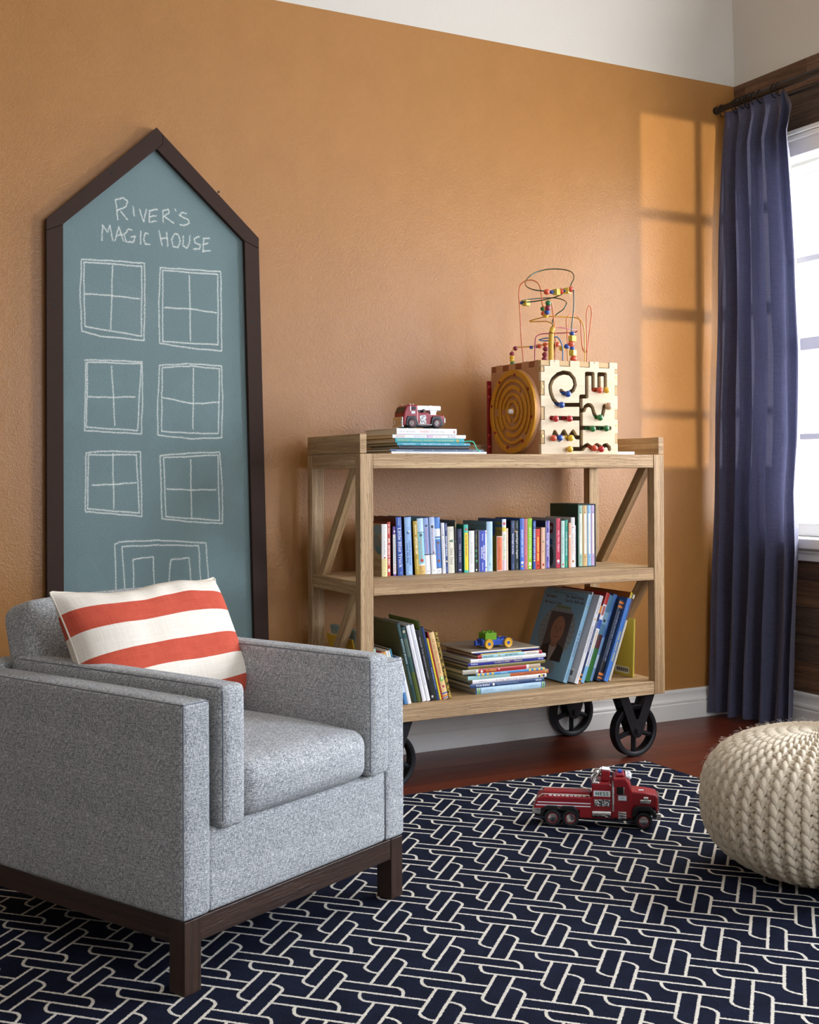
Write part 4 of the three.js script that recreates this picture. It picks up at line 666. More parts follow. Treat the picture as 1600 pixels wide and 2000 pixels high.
  part('step', merge([0.029, 0.036, 0.043].map((y) => rspan(0.177, 0.2, y - 0.003, y + 0.003, W / 2 - 0.008, W / 2 + 0.001, 0.0015))), M.chrome, t);
  part('stripe', merge([rspan(-0.041, 0.103, 0.0625, 0.0655, W / 2 - 0.0045, W / 2 - 0.0028, 0.0005), rspan(-0.046, 0.103, 0.0545, 0.0575, W / 2 - 0.0045, W / 2 - 0.0028, 0.0005)]), whiteP, t);
  part('bed_rail', merge([1, -1].flatMap((s) => [bar([-0.028, 0.086, s * (W / 2 - 0.006)], [0.1, 0.086, s * (W / 2 - 0.006)], 0.0014), bar([-0.04, 0.077, s * (W / 2 - 0.006)], [-0.028, 0.086, s * (W / 2 - 0.006)], 0.0014), ...[-0.02, 0.01, 0.04, 0.07, 0.1].map((x) => bar([x, 0.079, s * (W / 2 - 0.006)], [x, 0.086, s * (W / 2 - 0.006)], 0.001))])), mat(new THREE.Color(0xcfc8b4), 0.4), t);
  part('bed_letters', merge(Array.from({ length: 9 }, (_, k) => rspan(-0.01 + k * 0.0115, -0.0025 + k * 0.0115, 0.0802, 0.0808, 0.02, 0.031, 0.0003))), whiteP, t);
  part('front_grille', merge([rspan(0.283, 0.2865, 0.046, 0.09, -0.022, 0.022, 0.001), ...[-0.016, -0.008, 0, 0.008, 0.016].map((z) => rspan(0.286, 0.288, 0.048, 0.088, z - 0.0018, z + 0.0018, 0.0006))]), M.chrome, t);
  part('front_bumper', rspan(0.277, 0.291, 0.026, 0.045, -W / 2 + 0.002, W / 2 - 0.002, 0.004), M.chrome, t);
  part('rear_bumper', merge([rspan(-0.056, -0.047, 0.03, 0.045, -W / 2 + 0.004, W / 2 - 0.004, 0.002), rspan(-0.052, -0.032, 0.032, 0.047, W / 2 - 0.006, W / 2 - 0.002, 0.001)]), M.chrome, t);
  part('headlamp_housing', merge([rspan(0.236, 0.266, 0.069, 0.08, W / 2 - 0.01, W / 2 - 0.002, 0.003), cyl(0.005, 0.012, 14).rotateZ(Math.PI / 2).translate(0.252, 0.083, W / 2 - 0.006), rspan(0.236, 0.266, 0.069, 0.08, -W / 2 + 0.002, -W / 2 + 0.01, 0.003)]), M.chrome, t);
  part('tow_boom', merge([...[0, 1, 2].map((k) => new THREE.TorusGeometry(0.009, 0.003, 8, 18).rotateY(0.7 + k).translate(0.112 + k * 0.006, 0.128 + k * 0.006, 0.006 - k * 0.006)), cyl(0.007, 0.03, 16).rotateX(Math.PI / 2).translate(0.118, 0.13, 0), bar([0.108, 0.118, 0.02], [0.132, 0.15, 0.01], 0.003), bar([0.108, 0.118, -0.02], [0.132, 0.15, -0.01], 0.003), new THREE.SphereGeometry(0.008, 12, 10).translate(0.12, 0.142, 0.006), rspan(0.107, 0.128, 0.114, 0.124, 0.01, 0.036, 0.004)]), M.chrome, t);
  const wc = part('winch_housing', rbox(0.024, 0.03, 0.034, 0.004).rotateZ(-0.08).translate(0.144, 0.136, 0), redP, t);
  part('winch_cap', rbox(0.022, 0.003, 0.03, 0.001).rotateZ(-0.08).translate(0.145, 0.1525, 0), whiteP, wc);
  part('roof_light_bar', merge([rspan(0.172, 0.194, 0.1365, 0.144, -0.026, 0.026, 0.003)]), redP, t);
  part('beacon', rbox(0.013, 0.008, 0.016, 0.003, 0.183, 0.1475, 0), mat(new THREE.Color(0x2c62c8), 0.15, { clearcoat: 1 }), t);
  part('roof_lamp', merge([...Array.from({ length: 5 }, (_, k) => rbox(0.005, 0.006, 0.006, 0.0015, 0.2, 0.139, -0.024 + k * 0.012)), new THREE.SphereGeometry(0.0075, 14, 12).translate(0.207, 0.136, 0.018), new THREE.SphereGeometry(0.0075, 14, 12).translate(0.207, 0.136, -0.018)]), whiteP, t);
  part('roof_marker', merge(Array.from({ length: 4 }, (_, k) => rbox(0.006, 0.003, 0.003, 0.001, 0.17 + k * 0.0085, 0.1275, W / 2 - 0.0036))), mat(new THREE.Color(0xe04a3a), 0.2), t);
}
{
  // shelf-top ladder truck, nose to the left
  const t = thing('toy_truck', 'small red toy fire engine with white ladder on the stack of books', 'toy truck', [-1.6775, 1.1204, 0.385], Math.PI);
  const W = 0.07, ext = (pts, w, bev = 0.002) => extr(shape(pts.map(([a, b]) => [a / 1000, b / 1000])), w, bev).translate(0, 0, -w / 2);
  part('chassis', ext([[-68, 5], [-68, 14], [72, 14], [72, 5]], W - 0.02), darkP, t);
  part('cab', ext([[22, 9], [22, 50], [24, 72], [30, 74.5], [54, 74.5], [64, 68], [72, 50], [75, 32], [75, 9]], W - 0.002, 0.004), redP, t);
  part('body', ext([[-72, 16], [-72, 40], [-68, 43], [-20, 43], [-14, 50], [24, 50], [24, 10], [-20, 10], [-24, 14]], W - 0.006, 0.003), redP, t);
  for (const s of [1, -1]) for (const x of [46, -43]) part('fender', ext([[x - 25, 9], [x - 16, 34], [x - 12, 38.5], [x + 14, 38.5], [x + 18, 33], [x + 22, 9], [x + 14, 9], [x + 10, 27], [x - 9, 27], [x - 16, 9]], 0.012, 0.0015).translate(0, 0, s * (W / 2 - 0.004)), darkP, t);
  for (const s of [1, -1]) for (const x of [0.046, -0.043]) wheel(t, 0.0168, 0.018, x, 0.0168, s * (W / 2 - 0.006), s);
  for (const s of [1, -1]) {
    part('side_window', rspan(0.032, 0.047, 0.058, 0.068, s * (W / 2 - 0.001) - 0.001, s * (W / 2 - 0.001) + 0.001, 0.0008), winP, t);
    part('tread_plate', muv(rspan(-0.006, 0.0165, 0.014, 0.042, s * (W / 2 - 0.0035) - 0.001, s * (W / 2 - 0.0035) + 0.001, 0.0008), 'x', 0.03, 0.03), diamond, t);
    part('running_board', rspan(-0.022, 0.024, 0.0095, 0.0135, s * (W / 2 - 0.001) - 0.003, s * (W / 2 - 0.001) + 0.003, 0.001), M.chrome, t);
    part('door_plate', plate(0.013, 0.0085, 0, 0, 0).rotateY(s > 0 ? 0 : Math.PI).translate(0.0405, 0.05, s * (W / 2 - 0.0007)), doorSign, t);
    part('mirror', rspan(0.05, 0.0535, 0.054, 0.07, s * W / 2 - 0.002, s * W / 2 + 0.002, 0.001), whiteP, t);
    part('rear_lamp', rspan(-0.0745, -0.0705, 0.018, 0.034, s * (W / 2 - 0.005) - 0.004, s * (W / 2 - 0.005) + 0.004, 0.001), whiteP, t);
    part('roof_marker', merge([rbox(0.005, 0.003, 0.005, 0.001, 0.0475, 0.0755, s * 0.026), rbox(0.005, 0.003, 0.005, 0.001, 0.037, 0.0755, s * 0.026)]), whiteP, t);
  }
  part('windscreen', rbox(0.0015, 0.02, W * 0.8, 0.0006).rotateZ(0.46).translate(0.0692, 0.0585, 0), winP, t);
  part('front_grille', merge([rspan(0.073, 0.079, 0.006, 0.036, -W / 2 + 0.004, W / 2 - 0.004, 0.002), rspan(0.0745, 0.0805, 0.012, 0.026, -W / 2 + 0.006, -W / 2 + 0.018, 0.002), rspan(0.0745, 0.0805, 0.012, 0.026, W / 2 - 0.018, W / 2 - 0.006, 0.002), rspan(0.074, 0.081, 0.003, 0.009, -W / 2 + 0.001, W / 2 - 0.001, 0.002)]), M.chrome, t);
  part('ladder_boom', merge([rspan(-0.07, 0.015, 0.058, 0.073, -0.014, 0.014, 0.003), rspan(0.01, 0.024, 0.061, 0.0725, -0.011, 0.011, 0.003), cyl(0.0068, 0.03, 24).rotateX(Math.PI / 2).translate(-0.032, 0.067, 0), ...Array.from({ length: 7 }, (_, k) => rspan(-0.064 + k * 0.011, -0.058 + k * 0.011, 0.061, 0.07, 0.0135, 0.0148, 0.0005))]), whiteP, t);
  part('ladder_mount', ext([[-55, 42], [-52, 48], [-56, 58], [-30, 58], [-33, 48], [-30, 42]], 0.026, 0.001), whiteP, t);
  part('control_seat', merge([rspan(-0.012, -0.002, 0.049, 0.062, -0.016, 0.016, 0.003), rspan(0.006, 0.016, 0.049, 0.058, -0.018, 0.018, 0.003)]), darkP, t);
}
// ---------- toy wagon and block ----------
{
  const blue = mat(new THREE.Color(0x2c55b8), 0.3, { clearcoat: 0.3 }), yel = mat(new THREE.Color(0xeab02e), 0.35, { clearcoat: 0.3 }), grn = mat(new THREE.Color(0x6fa51f), 0.3, { clearcoat: 0.3 });
  const t = thing('toy_wagon', 'blue plastic toy wagon with yellow wheels on the stacked books', 'toy', [-1.3725, 0.3997, 0.33], 3 * D2R);
  const stud = (x, y, z, r = 0.0052) => cyl(r, 0.0055, 18).translate(x, y, z);
  part('wagon_body', merge([rspan(-0.058, 0.056, 0.01, 0.0275, -0.02, 0.02, 0.0015), rspan(-0.073, -0.056, 0.012, 0.018, -0.004, 0.004, 0.001), rspan(-0.076, -0.07, 0.011, 0.027, -0.006, 0.006, 0.0015), rspan(0.055, 0.068, 0.016, 0.021, -0.004, 0.004, 0.001), cyl(0.005, 0.007, 16).translate(0.071, 0.0185, 0), ...[-0.0525, 0.006, 0.024, 0.042].flatMap((x) => [stud(x, 0.03, 0.0095), stud(x, 0.03, -0.0095)])]), blue, t);
  for (const x of [-0.037, 0.04]) for (const s of [1, -1]) { const w = part('wheel', merge([new THREE.LatheGeometry([[0.0045, -0.004], [0.0145, -0.005], [0.0163, -0.004], [0.0163, 0.004], [0.0145, 0.005], [0.0135, 0.0035], [0.007, 0.003], [0.0045, 0.004]].map(([a, b]) => new THREE.Vector2(a, b)), 32).rotateX(Math.PI / 2).translate(x, 0.0163, s * 0.0245)]), yel, t); part('axle_cap', cyl(0.0052, 0.009, 16).rotateX(Math.PI / 2).translate(x, 0.0163, s * 0.0245), blue, w); }
  const b = thing('toy_block', 'green plastic toy block on the blue wagon', 'toy block', [-1.3965, 0.4273, 0.3305], 3 * D2R);
  part('block_body', rspan(-0.0225, 0.0225, 0.0004, 0.0235, -0.02, 0.02, 0.001), grn, b);
  for (const x of [-0.0105, 0.0105]) for (const z of [-0.0098, 0.0098]) part('stud', stud(x, 0.026, z), grn, b);
}
// ---------- books ----------
{
  const A = 2048, cv = document.createElement('canvas'); cv.width = cv.height = A; const c = cv.getContext('2d'); c.fillStyle = '#888'; c.fillRect(0, 0, A, A);
  let cx = 2, cy = 2, rowH = 0;
  const slot = (w, h) => { w = Math.ceil(w); h = Math.ceil(h); if (cx + w + 3 > A) { cx = 2; cy += rowH + 3; rowH = 0; } const r = [cx, cy, w, h]; cx += w + 3; rowH = Math.max(rowH, h); if (cy + h > A) throw new Error('atlas full'); return r; };
  const fam = { s: 'sans-serif', f: 'serif', m: 'monospace' };
  // s: { bg, bands: [[from, to, colour]], text: [[words, middle, size, colour, face, length, shift]] }
  function drawSpine(r, s) {
    const [x, y, w, h] = r; c.save(); c.beginPath(); c.rect(x, y, w, h); c.clip(); c.fillStyle = s.bg; c.fillRect(x - 1, y - 1, w + 2, h + 2);
    for (const [a, b, col] of s.bands ?? []) { c.fillStyle = col; c.fillRect(x, y + a * h, w, (b - a) * h); }
    for (const [a, b, e, f, col] of s.panels ?? []) { c.fillStyle = col; c.fillRect(x + a * w, y + b * h, (e - a) * w, (f - b) * h); }
    for (const [px, py, rad, col] of s.dots ?? []) { c.fillStyle = col; c.beginPath(); c.arc(x + px * w, y + py * h, rad * w, 0, 7); c.fill(); }
    if (s.leopard) { const R = rng(5); for (let i = 0; i < 160; i++) { c.fillStyle = R() > 0.4 ? '#1d1708' : '#c2a24a'; c.beginPath(); c.ellipse(x + R() * w, y + R() * h, 2 + R() * 4, 2 + R() * 3, R() * 3, 0, 7); c.fill(); } }
    for (const [words, mid, size, col, face = 's', len, shift = 0] of s.text ?? []) {
      c.save(); c.translate(x + w / 2 + shift * w, y + mid * h); c.rotate(Math.PI / 2); c.font = `${face === 'b' ? 'bold ' : ''}${Math.max(6, size * w)}px ${face === 'b' ? 'sans-serif' : fam[face]}`; c.fillStyle = col; c.textAlign = 'center'; c.textBaseline = 'middle';
      if (len) { const m = c.measureText(words).width; c.scale((len * h) / m, 1); }
      c.fillText(words, 0, 0); c.restore();
    }
    c.restore();
  }
  const atlasTex = new THREE.CanvasTexture(cv); atlasTex.colorSpace = THREE.SRGBColorSpace; atlasTex.anisotropy = 8; atlasTex.flipY = true;
  const print = mat(0xffffff, 0.38, { map: atlasTex });
  const uvRect = (r, u, v) => [(r[0] + 0.5 + u * (r[2] - 1)) / A, 1 - (r[1] + 0.5 + (1 - v) * (r[3] - 1)) / A];
  const unit = new THREE.BoxGeometry(1, 1, 1), coverM = {};
  const cm = (col) => (coverM[col] ??= mat(new THREE.Color(col), 0.42));
  // local: bottom-left-back corner of the spine side at the origin; x thickness, y height, spine at z = 0, pages run to -z
  function book(name, o) {
    const { t, h, d } = o, b = o.soft ? 0.0007 : 0.0018, g = o.soft ? 0.0006 : 0.003;
    const root = thing(name, o.label, 'book', [0, 0, 0], 0, o.group);
    const add = (n, w, hh, dd, x, y, z, m, p = root) => { const q = part(n, unit, m, p); q.scale.set(w, hh, dd); q.position.set(x, y, z); return q; };
    add('back_cover', b, h, d, b / 2, h / 2, -d / 2 - 0.0012, cm(o.cover)); add('front_cover', b, h, d, t - b / 2, h / 2, -d / 2 - 0.0012, cm(o.cover2 ?? o.cover));
    add('pages', t - 2 * b - 0.0002, h - 2 * g, d - g - 0.002, t / 2, h / 2, -(d - g) / 2 - 0.001, o.pageM ?? M.page);
    const ppm = 1900, r = slot(Math.max(10, t * ppm), h * ppm); drawSpine(r, o.spine);
    const N = 6, pos = [], uv = [], idx = [], bulge = Math.min(0.0026, t * 0.12);
    for (let i = 0; i <= N; i++) { const u = i / N, z = bulge * (1 - Math.pow(2 * u - 1, 2)) * 0.9; for (const v of [0, 1]) { pos.push(u * t, v * h, z); uv.push(...uvRect(r, u, v)); } if (i) { const k = i * 2; idx.push(k - 2, k, k - 1, k - 1, k, k + 1); } }
    // close the spine ends and back so that it is a solid strip
    const n0 = pos.length / 3; for (let i = 0; i <= N; i++) for (const v of [0, 1]) { pos.push((i / N) * t, v * h, -0.0014); uv.push(...uvRect(r, i / N, v)); }
    for (let i = 1; i <= N; i++) { const k = i * 2, m = n0 + k; idx.push(k - 2, m - 2, k, m - 2, m, k, k - 1, k + 1, m - 1, m - 1, k + 1, m + 1); }
    const geo = new THREE.BufferGeometry(); geo.setAttribute('position', new THREE.Float32BufferAttribute(pos, 3)); geo.setAttribute('uv', new THREE.Float32BufferAttribute(uv, 2)); geo.setIndex(idx); const gg = geo.toNonIndexed(); gg.computeVertexNormals();
    part('spine', gg, print, root);
    if (o.art) { const ra = slot(d * 700, h * 700); o.art(ra); const m = tr(new THREE.PlaneGeometry(d, h).rotateY(-Math.PI / 2), -0.0003, h / 2, -d / 2 - 0.0012), U = m.attributes.uv; for (let i = 0; i < U.count; i++) U.setXY(i, ...uvRect(ra, U.getX(i), U.getY(i))); part('cover_print', m, print, root); }
    return root;
  }
  // ----- middle shelf: upright row -----
  const Ym = SH.ym + 0.0002, row = 'upright children\'s books on the middle shelf';
  // x, thickness, height, lean(deg, minus = top to the left), spine, cover, label
  const mid = [
    [-1.7795, 0.0205, 0.1668, 0, { bg: '#efeee9', bands: [[0.66, 1, '#ecdf9c']], text: [['MO WILLEMS', 0.17, 0.35, '#c9c4b8'], ['ALPHA MALE', 0.45, 0.38, '#9d9484'], ['THE STORY OF FERN', 0.82, 0.3, '#b3a86b']], dots: [[0.5, 0.64, 0.14, '#b23a2e']] }, '#b49a72', 'white and pale yellow spined book, leftmost of the upright row', art1],
    [-1.7582, 0.0112, 0.1733, 0, { bg: '#bf3a25', text: [['Dr. Seuss', 0.13, 0.62, '#f3e5d8', 'b', 0.18], ["DR. SEUSS'S ABC", 0.55, 0.8, '#fbf3ea', 'b', 0.5]], panels: [[0.2, 0.86, 0.8, 0.92, '#f2efe8']] }, '#8c2a1c', 'thin red book with white lettering near the left post'],
    [-1.7362, 0.0114, 0.1581, -0.4, { bg: '#e9e6e4', bands: [[0, 0.16, '#6b4c9a'], [0.96, 1, '#7d5fa8']], text: [['Mr. Brown said Knock How About You', 0.5, 0.5, '#4aa3a0', 's', 0.52], ['Dr. Seuss', 0.86, 0.5, '#b3403a', 's', 0.14]], dots: [[0.5, 0.1, 0.3, '#efe9e6']] }, '#3c2a52', 'thin white spined book with purple ends beside the dark blue one'],
    [-1.7216, 0.0202, 0.1878, -2.2, { bg: '#2e53a4', text: [['Schertle McElmurry', 0.08, 0.3, '#c9d5ee', 'f', 0.12], ['Little Blue Truck', 0.52, 0.74, '#f6f6f4', 'f', 0.68], ['V', 0.95, 0.5, '#9fb2dd']] }, '#6a332c', 'thick royal blue book with large white serif title'],
    [-1.6906, 0.0245, 0.187, -1.9, { bg: '#8fb6e2', text: [['Schertle', 0.1, 0.3, '#c7dcf3', 'f', 0.13, 0.12], ['McElmurry', 0.1, 0.3, '#c7dcf3', 'f', 0.13, -0.15], ['Little Blue Truck', 0.62, 0.34, '#2a4a93', 'b', 0.42, 0.18], ['Leads the Way', 0.62, 0.34, '#2a4a93', 'b', 0.34, -0.18], ['V', 0.95, 0.4, '#dcebfa']], dots: [[0.45, 0.27, 0.2, '#3f66a6'], [0.62, 0.25, 0.13, '#e8d9b8']] }, '#1d2a4a', 'light blue book with dark blue two-line title'],
    [-1.659, 0.0164, 0.1741, -2.9, { bg: '#b3941f', text: [['CHRIS HAUGHTON', 0.16, 0.4, '#f6efc6', 'b', 0.18], ['LITTLE OWL LOST', 0.46, 0.62, '#fbf6dd', 'b', 0.32], ['CANDLEWICK PRESS', 0.8, 0.34, '#e5d68b', 'b', 0.2]] }, '#23211c', 'mustard yellow board book in the upright row'],
    [-1.6422, 0.0224, 0.1819, -2.9, { bg: '#8fd0d6', bands: [[0, 0.25, '#bcd9ea'], [0.245, 0.255, '#3a4a52'], [0.83, 1, '#d3ad5b'], [0.81, 0.84, '#f2eee2']], text: [['Yoon', 0.07, 0.3, '#8fb0c8'], ['Penguin on Vacation', 0.54, 0.5, '#c0503a', 'f', 0.4], ['X', 0.95, 0.4, '#5d4a26', 'f']], dots: [[0.5, 0.3, 0.24, '#46515a'], [0.5, 0.75, 0.26, '#c23a30']] }, '#7ebcc4', 'aqua book with a sand coloured foot'],
    [-1.619, 0.0211, 0.1827, -2.9, { bg: '#93aadd', bands: [[0.66, 1, '#f3f3f1'], [0.645, 0.66, '#25282f']], text: [['Yoon', 0.06, 0.3, '#6f85bb'], ["Penguin's Big Adventure", 0.41, 0.46, '#c0573f', 'f', 0.46], ['X', 0.95, 0.4, '#55585f', 'f']], dots: [[0.5, 0.14, 0.2, '#32373f']] }, '#8aa1d2', 'periwinkle book with white lower third, left of its paler twin'],
    [-1.5977, 0.0192, 0.1852, -2.9, { bg: '#b5c6e6', bands: [[0.65, 1, '#f5f5f3'], [0.645, 0.655, '#25282f']], text: [['Yoon', 0.06, 0.3, '#8596bd'], ['Penguin and Pinecone', 0.41, 0.46, '#c0573f', 'f', 0.42], ['X', 0.94, 0.4, '#55585f', 'f']], dots: [[0.5, 0.17, 0.26, '#3d3a3a'], [0.5, 0.62, 0.16, '#6a3a28']] }, '#aebfe0', 'pale blue book with white lower third in the upright row'],
    [-1.5784, 0.0204, 0.1838, -2.5, { bg: '#4f86d2', bands: [[0.2, 0.34, '#f0f2f4'], [0.34, 0.36, '#2f5c9e'], [0.36, 0.39, '#b8dbe4'], [0.9, 1, '#f3f4f4'], [0.89, 0.9, '#23303f']], text: [['Yoon', 0.07, 0.3, '#2f5fae'], ['Penguin in Love', 0.58, 0.5, '#c0573f', 'f', 0.26], ['X', 0.955, 0.4, '#55585f', 'f']], dots: [[0.5, 0.45, 0.26, '#5c5a5c'], [0.5, 0.77, 0.26, '#9a5634']] }, '#4478c2', 'bright blue book with white bands in the upright row'],
    [-1.5574, 0.0124, 0.1658, -2.2, { bg: '#dfe2e8', text: [['BATTERSBY', 0.16, 0.4, '#9aa0ac'], ['WHERE THE WILD GEESE ARE', 0.52, 0.42, '#8d95a6', 's', 0.4], ['HARPER', 0.88, 0.34, '#9aa0ac']], dots: [[0.5, 0.24, 0.2, '#5f6c84']] }, '#cfd3da', 'thin pale grey book beside the thin navy one'],
    [-1.5446, 0.0099, 0.1648, -1.7, { bg: '#243a74', text: [['Adams Gamble', 0.09, 0.5, '#c9d2e6', 's', 0.12], ['Good Night Boston', 0.46, 0.76, '#f2f3f2', 'b', 0.4], ['OUR WORLD', 0.92, 0.5, '#9fb0d6', 's', 0.1]], dots: [[0.5, 0.76, 0.3, '#f1e6b4']] }, '#1e2f5e', 'thin navy book right of the pale grey one, crescent near its foot'],
    [-1.534, 0.0252, 0.1525, -1.2, { bg: '#e9e5d0', text: [['Dee Day', 0.64, 0.52, '#3a3a33', 'f', 0.36], ['viking', 0.92, 0.24, '#b9b49c']], dots: [[0.5, 0.08, 0.22, '#d9d6c4'], [0.62, 0.31, 0.2, '#6d8a76'], [0.35, 0.31, 0.1, '#33372f']] }, '#dcd8c3', 'wide cream book with handwritten black title'],
    [-1.508, 0.006, 0.1728, -1.2, { bg: '#17181a', text: [['Seuss', 0.08, 0.9, '#e0b53a', 'b', 0.1]], dots: [[0.5, 0.4, 0.4, '#4b7a54'], [0.5, 0.75, 0.4, '#3d5a44']] }, '#5f6a5f', 'very thin tall black book behind the cream one'],
    [-1.4988, 0.0178, 0.1446, -0.4, { bg: '#22264e', text: [['Fox/Dyer', 0.13, 0.3, '#a7add0', 's', 0.14], ['TIME FOR BED', 0.55, 0.44, '#e6e8f0', 'f', 0.42]], panels: [[0.25, 0.92, 0.75, 0.945, '#cfd2e4']] }, '#191a26', 'short dark navy book left of the teal and yellow one'],
    [-1.4766, 0.0168, 0.158, -0.5, { bg: '#3dbba6', panels: [[0.16, 0.17, 1, 0.95, '#f2d71f']], text: [['Are You My Mother?', 0.44, 0.52, '#c2402a', 'b', 0.46, 0.05], ['P.D. Eastman', 0.82, 0.34, '#cdbb3a', 's', 0.2, 0.05]], dots: [[0.55, 0.1, 0.26, '#b8463a']] }, '#18765f', 'teal book with yellow spine panel in the upright row'],
    [-1.4569, 0.0213, 0.1371, 0, { bg: '#f0efec', text: [['Eric Carle', 0.13, 0.24, '#b9b6ae', 'f', 0.14], ['The Very Hungry Caterpillar', 0.53, 0.3, '#8f8b84', 'f', 0.54], ['Philomel', 0.9, 0.22, '#bbb8b0', 'f', 0.1]] }, '#d8c68a', 'short white board book with grey lettering beside the black one'],
    [-1.4339, 0.0145, 0.1399, -0.3, { bg: '#171a17', text: [['TIME FLIES', 0.25, 0.5, '#9fae4a', 'f', 0.28]], dots: [[0.5, 0.5, 0.3, '#3f8a52'], [0.4, 0.62, 0.34, '#2f6a44'], [0.6, 0.74, 0.3, '#56a068'], [0.5, 0.95, 0.2, '#e9e9e4']] }, '#232a23', 'short black and green book in the upright row'],
    [-1.4185, 0.0302, 0.1372, 0, { bg: '#f1f0ee', panels: [[0.04, 0, 0.8, 1, '#3b4fb5']], text: [['GOOD NIGHT', 0.54, 0.27, '#f7f7f5', 'b', 0.36, 0.1], ['GORILLA', 0.54, 0.27, '#f7f7f5', 'b', 0.28, -0.17], ['Putnam', 0.17, 0.2, '#e8e9f4', 'b', 0.16, -0.06], ['Rathmann', 0.87, 0.2, '#e8e9f4', 'b', 0.19, -0.06]], dots: [[0.93, 0.06, 0.07, '#b0383a'], [0.9, 0.9, 0.08, '#3a5a42']] }, '#d7d7d8', 'short indigo board book with white edge strip'],
    [-1.3875, 0.0235, 0.1659, 0, { bg: '#b4d3e6', text: [['Mac Barnett', 0.12, 0.2, '#94b6cc', 's', 0.12], ['THE RUNAWAY BUNNY', 0.5, 0.22, '#92b0c4', 's', 0.3], ['HarperFestival', 0.88, 0.16, '#85a2b6', 's', 0.12]], dots: [[0.5, 0.86, 0.1, '#4f7087']] }, '#5f93ae', 'plain pale blue wide book beside the mustard edge', art2],
    [-1.3501, 0.022, 0.1163, 0, { bg: '#ece6df', panels: [[0.06, 0.02, 0.94, 0.98, '#dd713f']], text: [['Bornstein', 0.14, 0.22, '#8e3f22', 's', 0.16], ['Little Gorilla', 0.5, 0.36, '#7a2f1e', 'f', 0.42], ['Clarion Books', 0.87, 0.2, '#8e3f22', 's', 0.18]] }, '#a5892a', 'shortest board book, orange spine with white corners'],
    [-1.3272, 0.0162, 0.173, 0, { bg: '#efe6d4', bands: [[0, 0.16, '#d9e3ee'], [0.16, 0.24, '#e6cf3e'], [0.8, 1, '#e6c7cf']], text: [['KNUFFLE BUNNY FREE', 0.55, 0.5, '#7fa66c', 'f', 0.5]], dots: [[0.5, 0.09, 0.3, '#cf4a4a'], [0.3, 0.4, 0.12, '#d78fa5'], [0.7, 0.6, 0.12, '#8fb9c4'], [0.4, 0.74, 0.12, '#e0a64a']] }, '#3f669e', 'cream and pink spined book behind the short orange one', art3],
    [-1.3101, 0.0085, 0.142, 0, { bg: '#ecd3b4', text: [['goodnight', 0.3, 0.5, '#c99a78']] }, '#d9b892', 'very thin peach book left of two dark ones'],
    [-1.2926, 0.014, 0.1672, 0, { bg: '#22365f', text: [['Adams Gamble', 0.1, 0.34, '#aab7d3', 's', 0.1], ['Good Night Brooklyn', 0.47, 0.52, '#eef0f2', 'b', 0.42], ['OUR WORLD', 0.91, 0.34, '#aab7d3', 's', 0.1]] }, '#14181f', 'navy book left of the black one with white title'],
    [-1.276, 0.0164, 0.1668, 0, { bg: '#16241f', text: [['Adams Gamble', 0.1, 0.32, '#b7c1bd', 's', 0.1], ['Good Night Los Angeles', 0.49, 0.52, '#f0f1ee', 'b', 0.56], ['OUR WORLD', 0.91, 0.34, '#b7c1bd', 's', 0.12]], dots: [[0.15, 0.22, 0.2, '#c28a3c']] }, '#101a17', 'black book with white title right of the navy one'],
    [-1.2577, 0.0164, 0.1738, 0, { bg: '#3b6fd0', text: [['Boynton', 0.1, 0.42, '#b0402e', 'f', 0.12], ['BARNYARD DANCE!', 0.49, 0.62, '#f3f4f2', 'f', 0.54]], dots: [[0.5, 0.86, 0.3, '#f4f2ea'], [0.5, 0.93, 0.2, '#e9c95c']] }, '#2f5cb2', 'cobalt blue book with white title left of the pink one'],
    [-1.2405, 0.0146, 0.1725, 0, { bg: '#c56a72', text: [['Katz', 0.12, 0.4, '#a9444e', 's', 0.1], ['PRINCESS BABY', 0.52, 0.5, '#e0868a', 'f', 0.4], ['random', 0.9, 0.34, '#e8b7b7', 's', 0.1]] }, '#b55a62', 'dusty pink book between blue and lime green ones'],
    [-1.2242, 0.0183, 0.173, 0.3, { bg: '#97d023', text: [['Boynton', 0.08, 0.36, '#5d9a12', 'f', 0.14], ['BELLY BUTTON BOOK!', 0.49, 0.56, '#f1f7df', 'f', 0.62]], panels: [[0.25, 0.86, 0.75, 0.93, '#f2f5e6'], [0.3, 0.95, 0.7, 0.98, '#e6f0c8']] }, '#82b61d', 'lime green book in the upright row'],
    [-1.2047, 0.0106, 0.1647, 0.5, { bg: '#2d55a8', text: [['Adams', 0.08, 0.5, '#b7c6e6', 's', 0.08], ['GOOD NIGHT CAPE COD', 0.5, 0.7, '#f0f2f4', 'b', 0.58]], dots: [[0.5, 0.19, 0.25, '#f2e9c9'], [0.5, 0.82, 0.3, '#f0e2a0']] }, '#264a92', 'thin blue book right of the lime green one'],
    [-1.193, 0.0181, 0.1366, 0.5, { bg: '#dc3d22', text: [['Brown Hurd', 0.1, 0.3, '#8f2415', 's', 0.1], ['GOODNIGHT MOON', 0.5, 0.5, '#f3e04c', 'b', 0.6]], panels: [[0.35, 0.9, 0.65, 0.94, '#2b1a14']] }, '#262a30', 'short bright red-orange book with yellow title'],
    [-1.1727, 0.016, 0.1412, 0.5, { bg: '#e8b79a', text: [['guess how much i love you', 0.5, 0.34, '#a9765c', 'f', 0.4]], panels: [[0.3, 0.87, 0.75, 0.93, '#b0342c']], dots: [[0.45, 0.35, 0.2, '#8d8a5a'], [0.5, 0.58, 0.16, '#8d8a5a']] }, '#d6a486', 'short peach book with red square near its foot'],
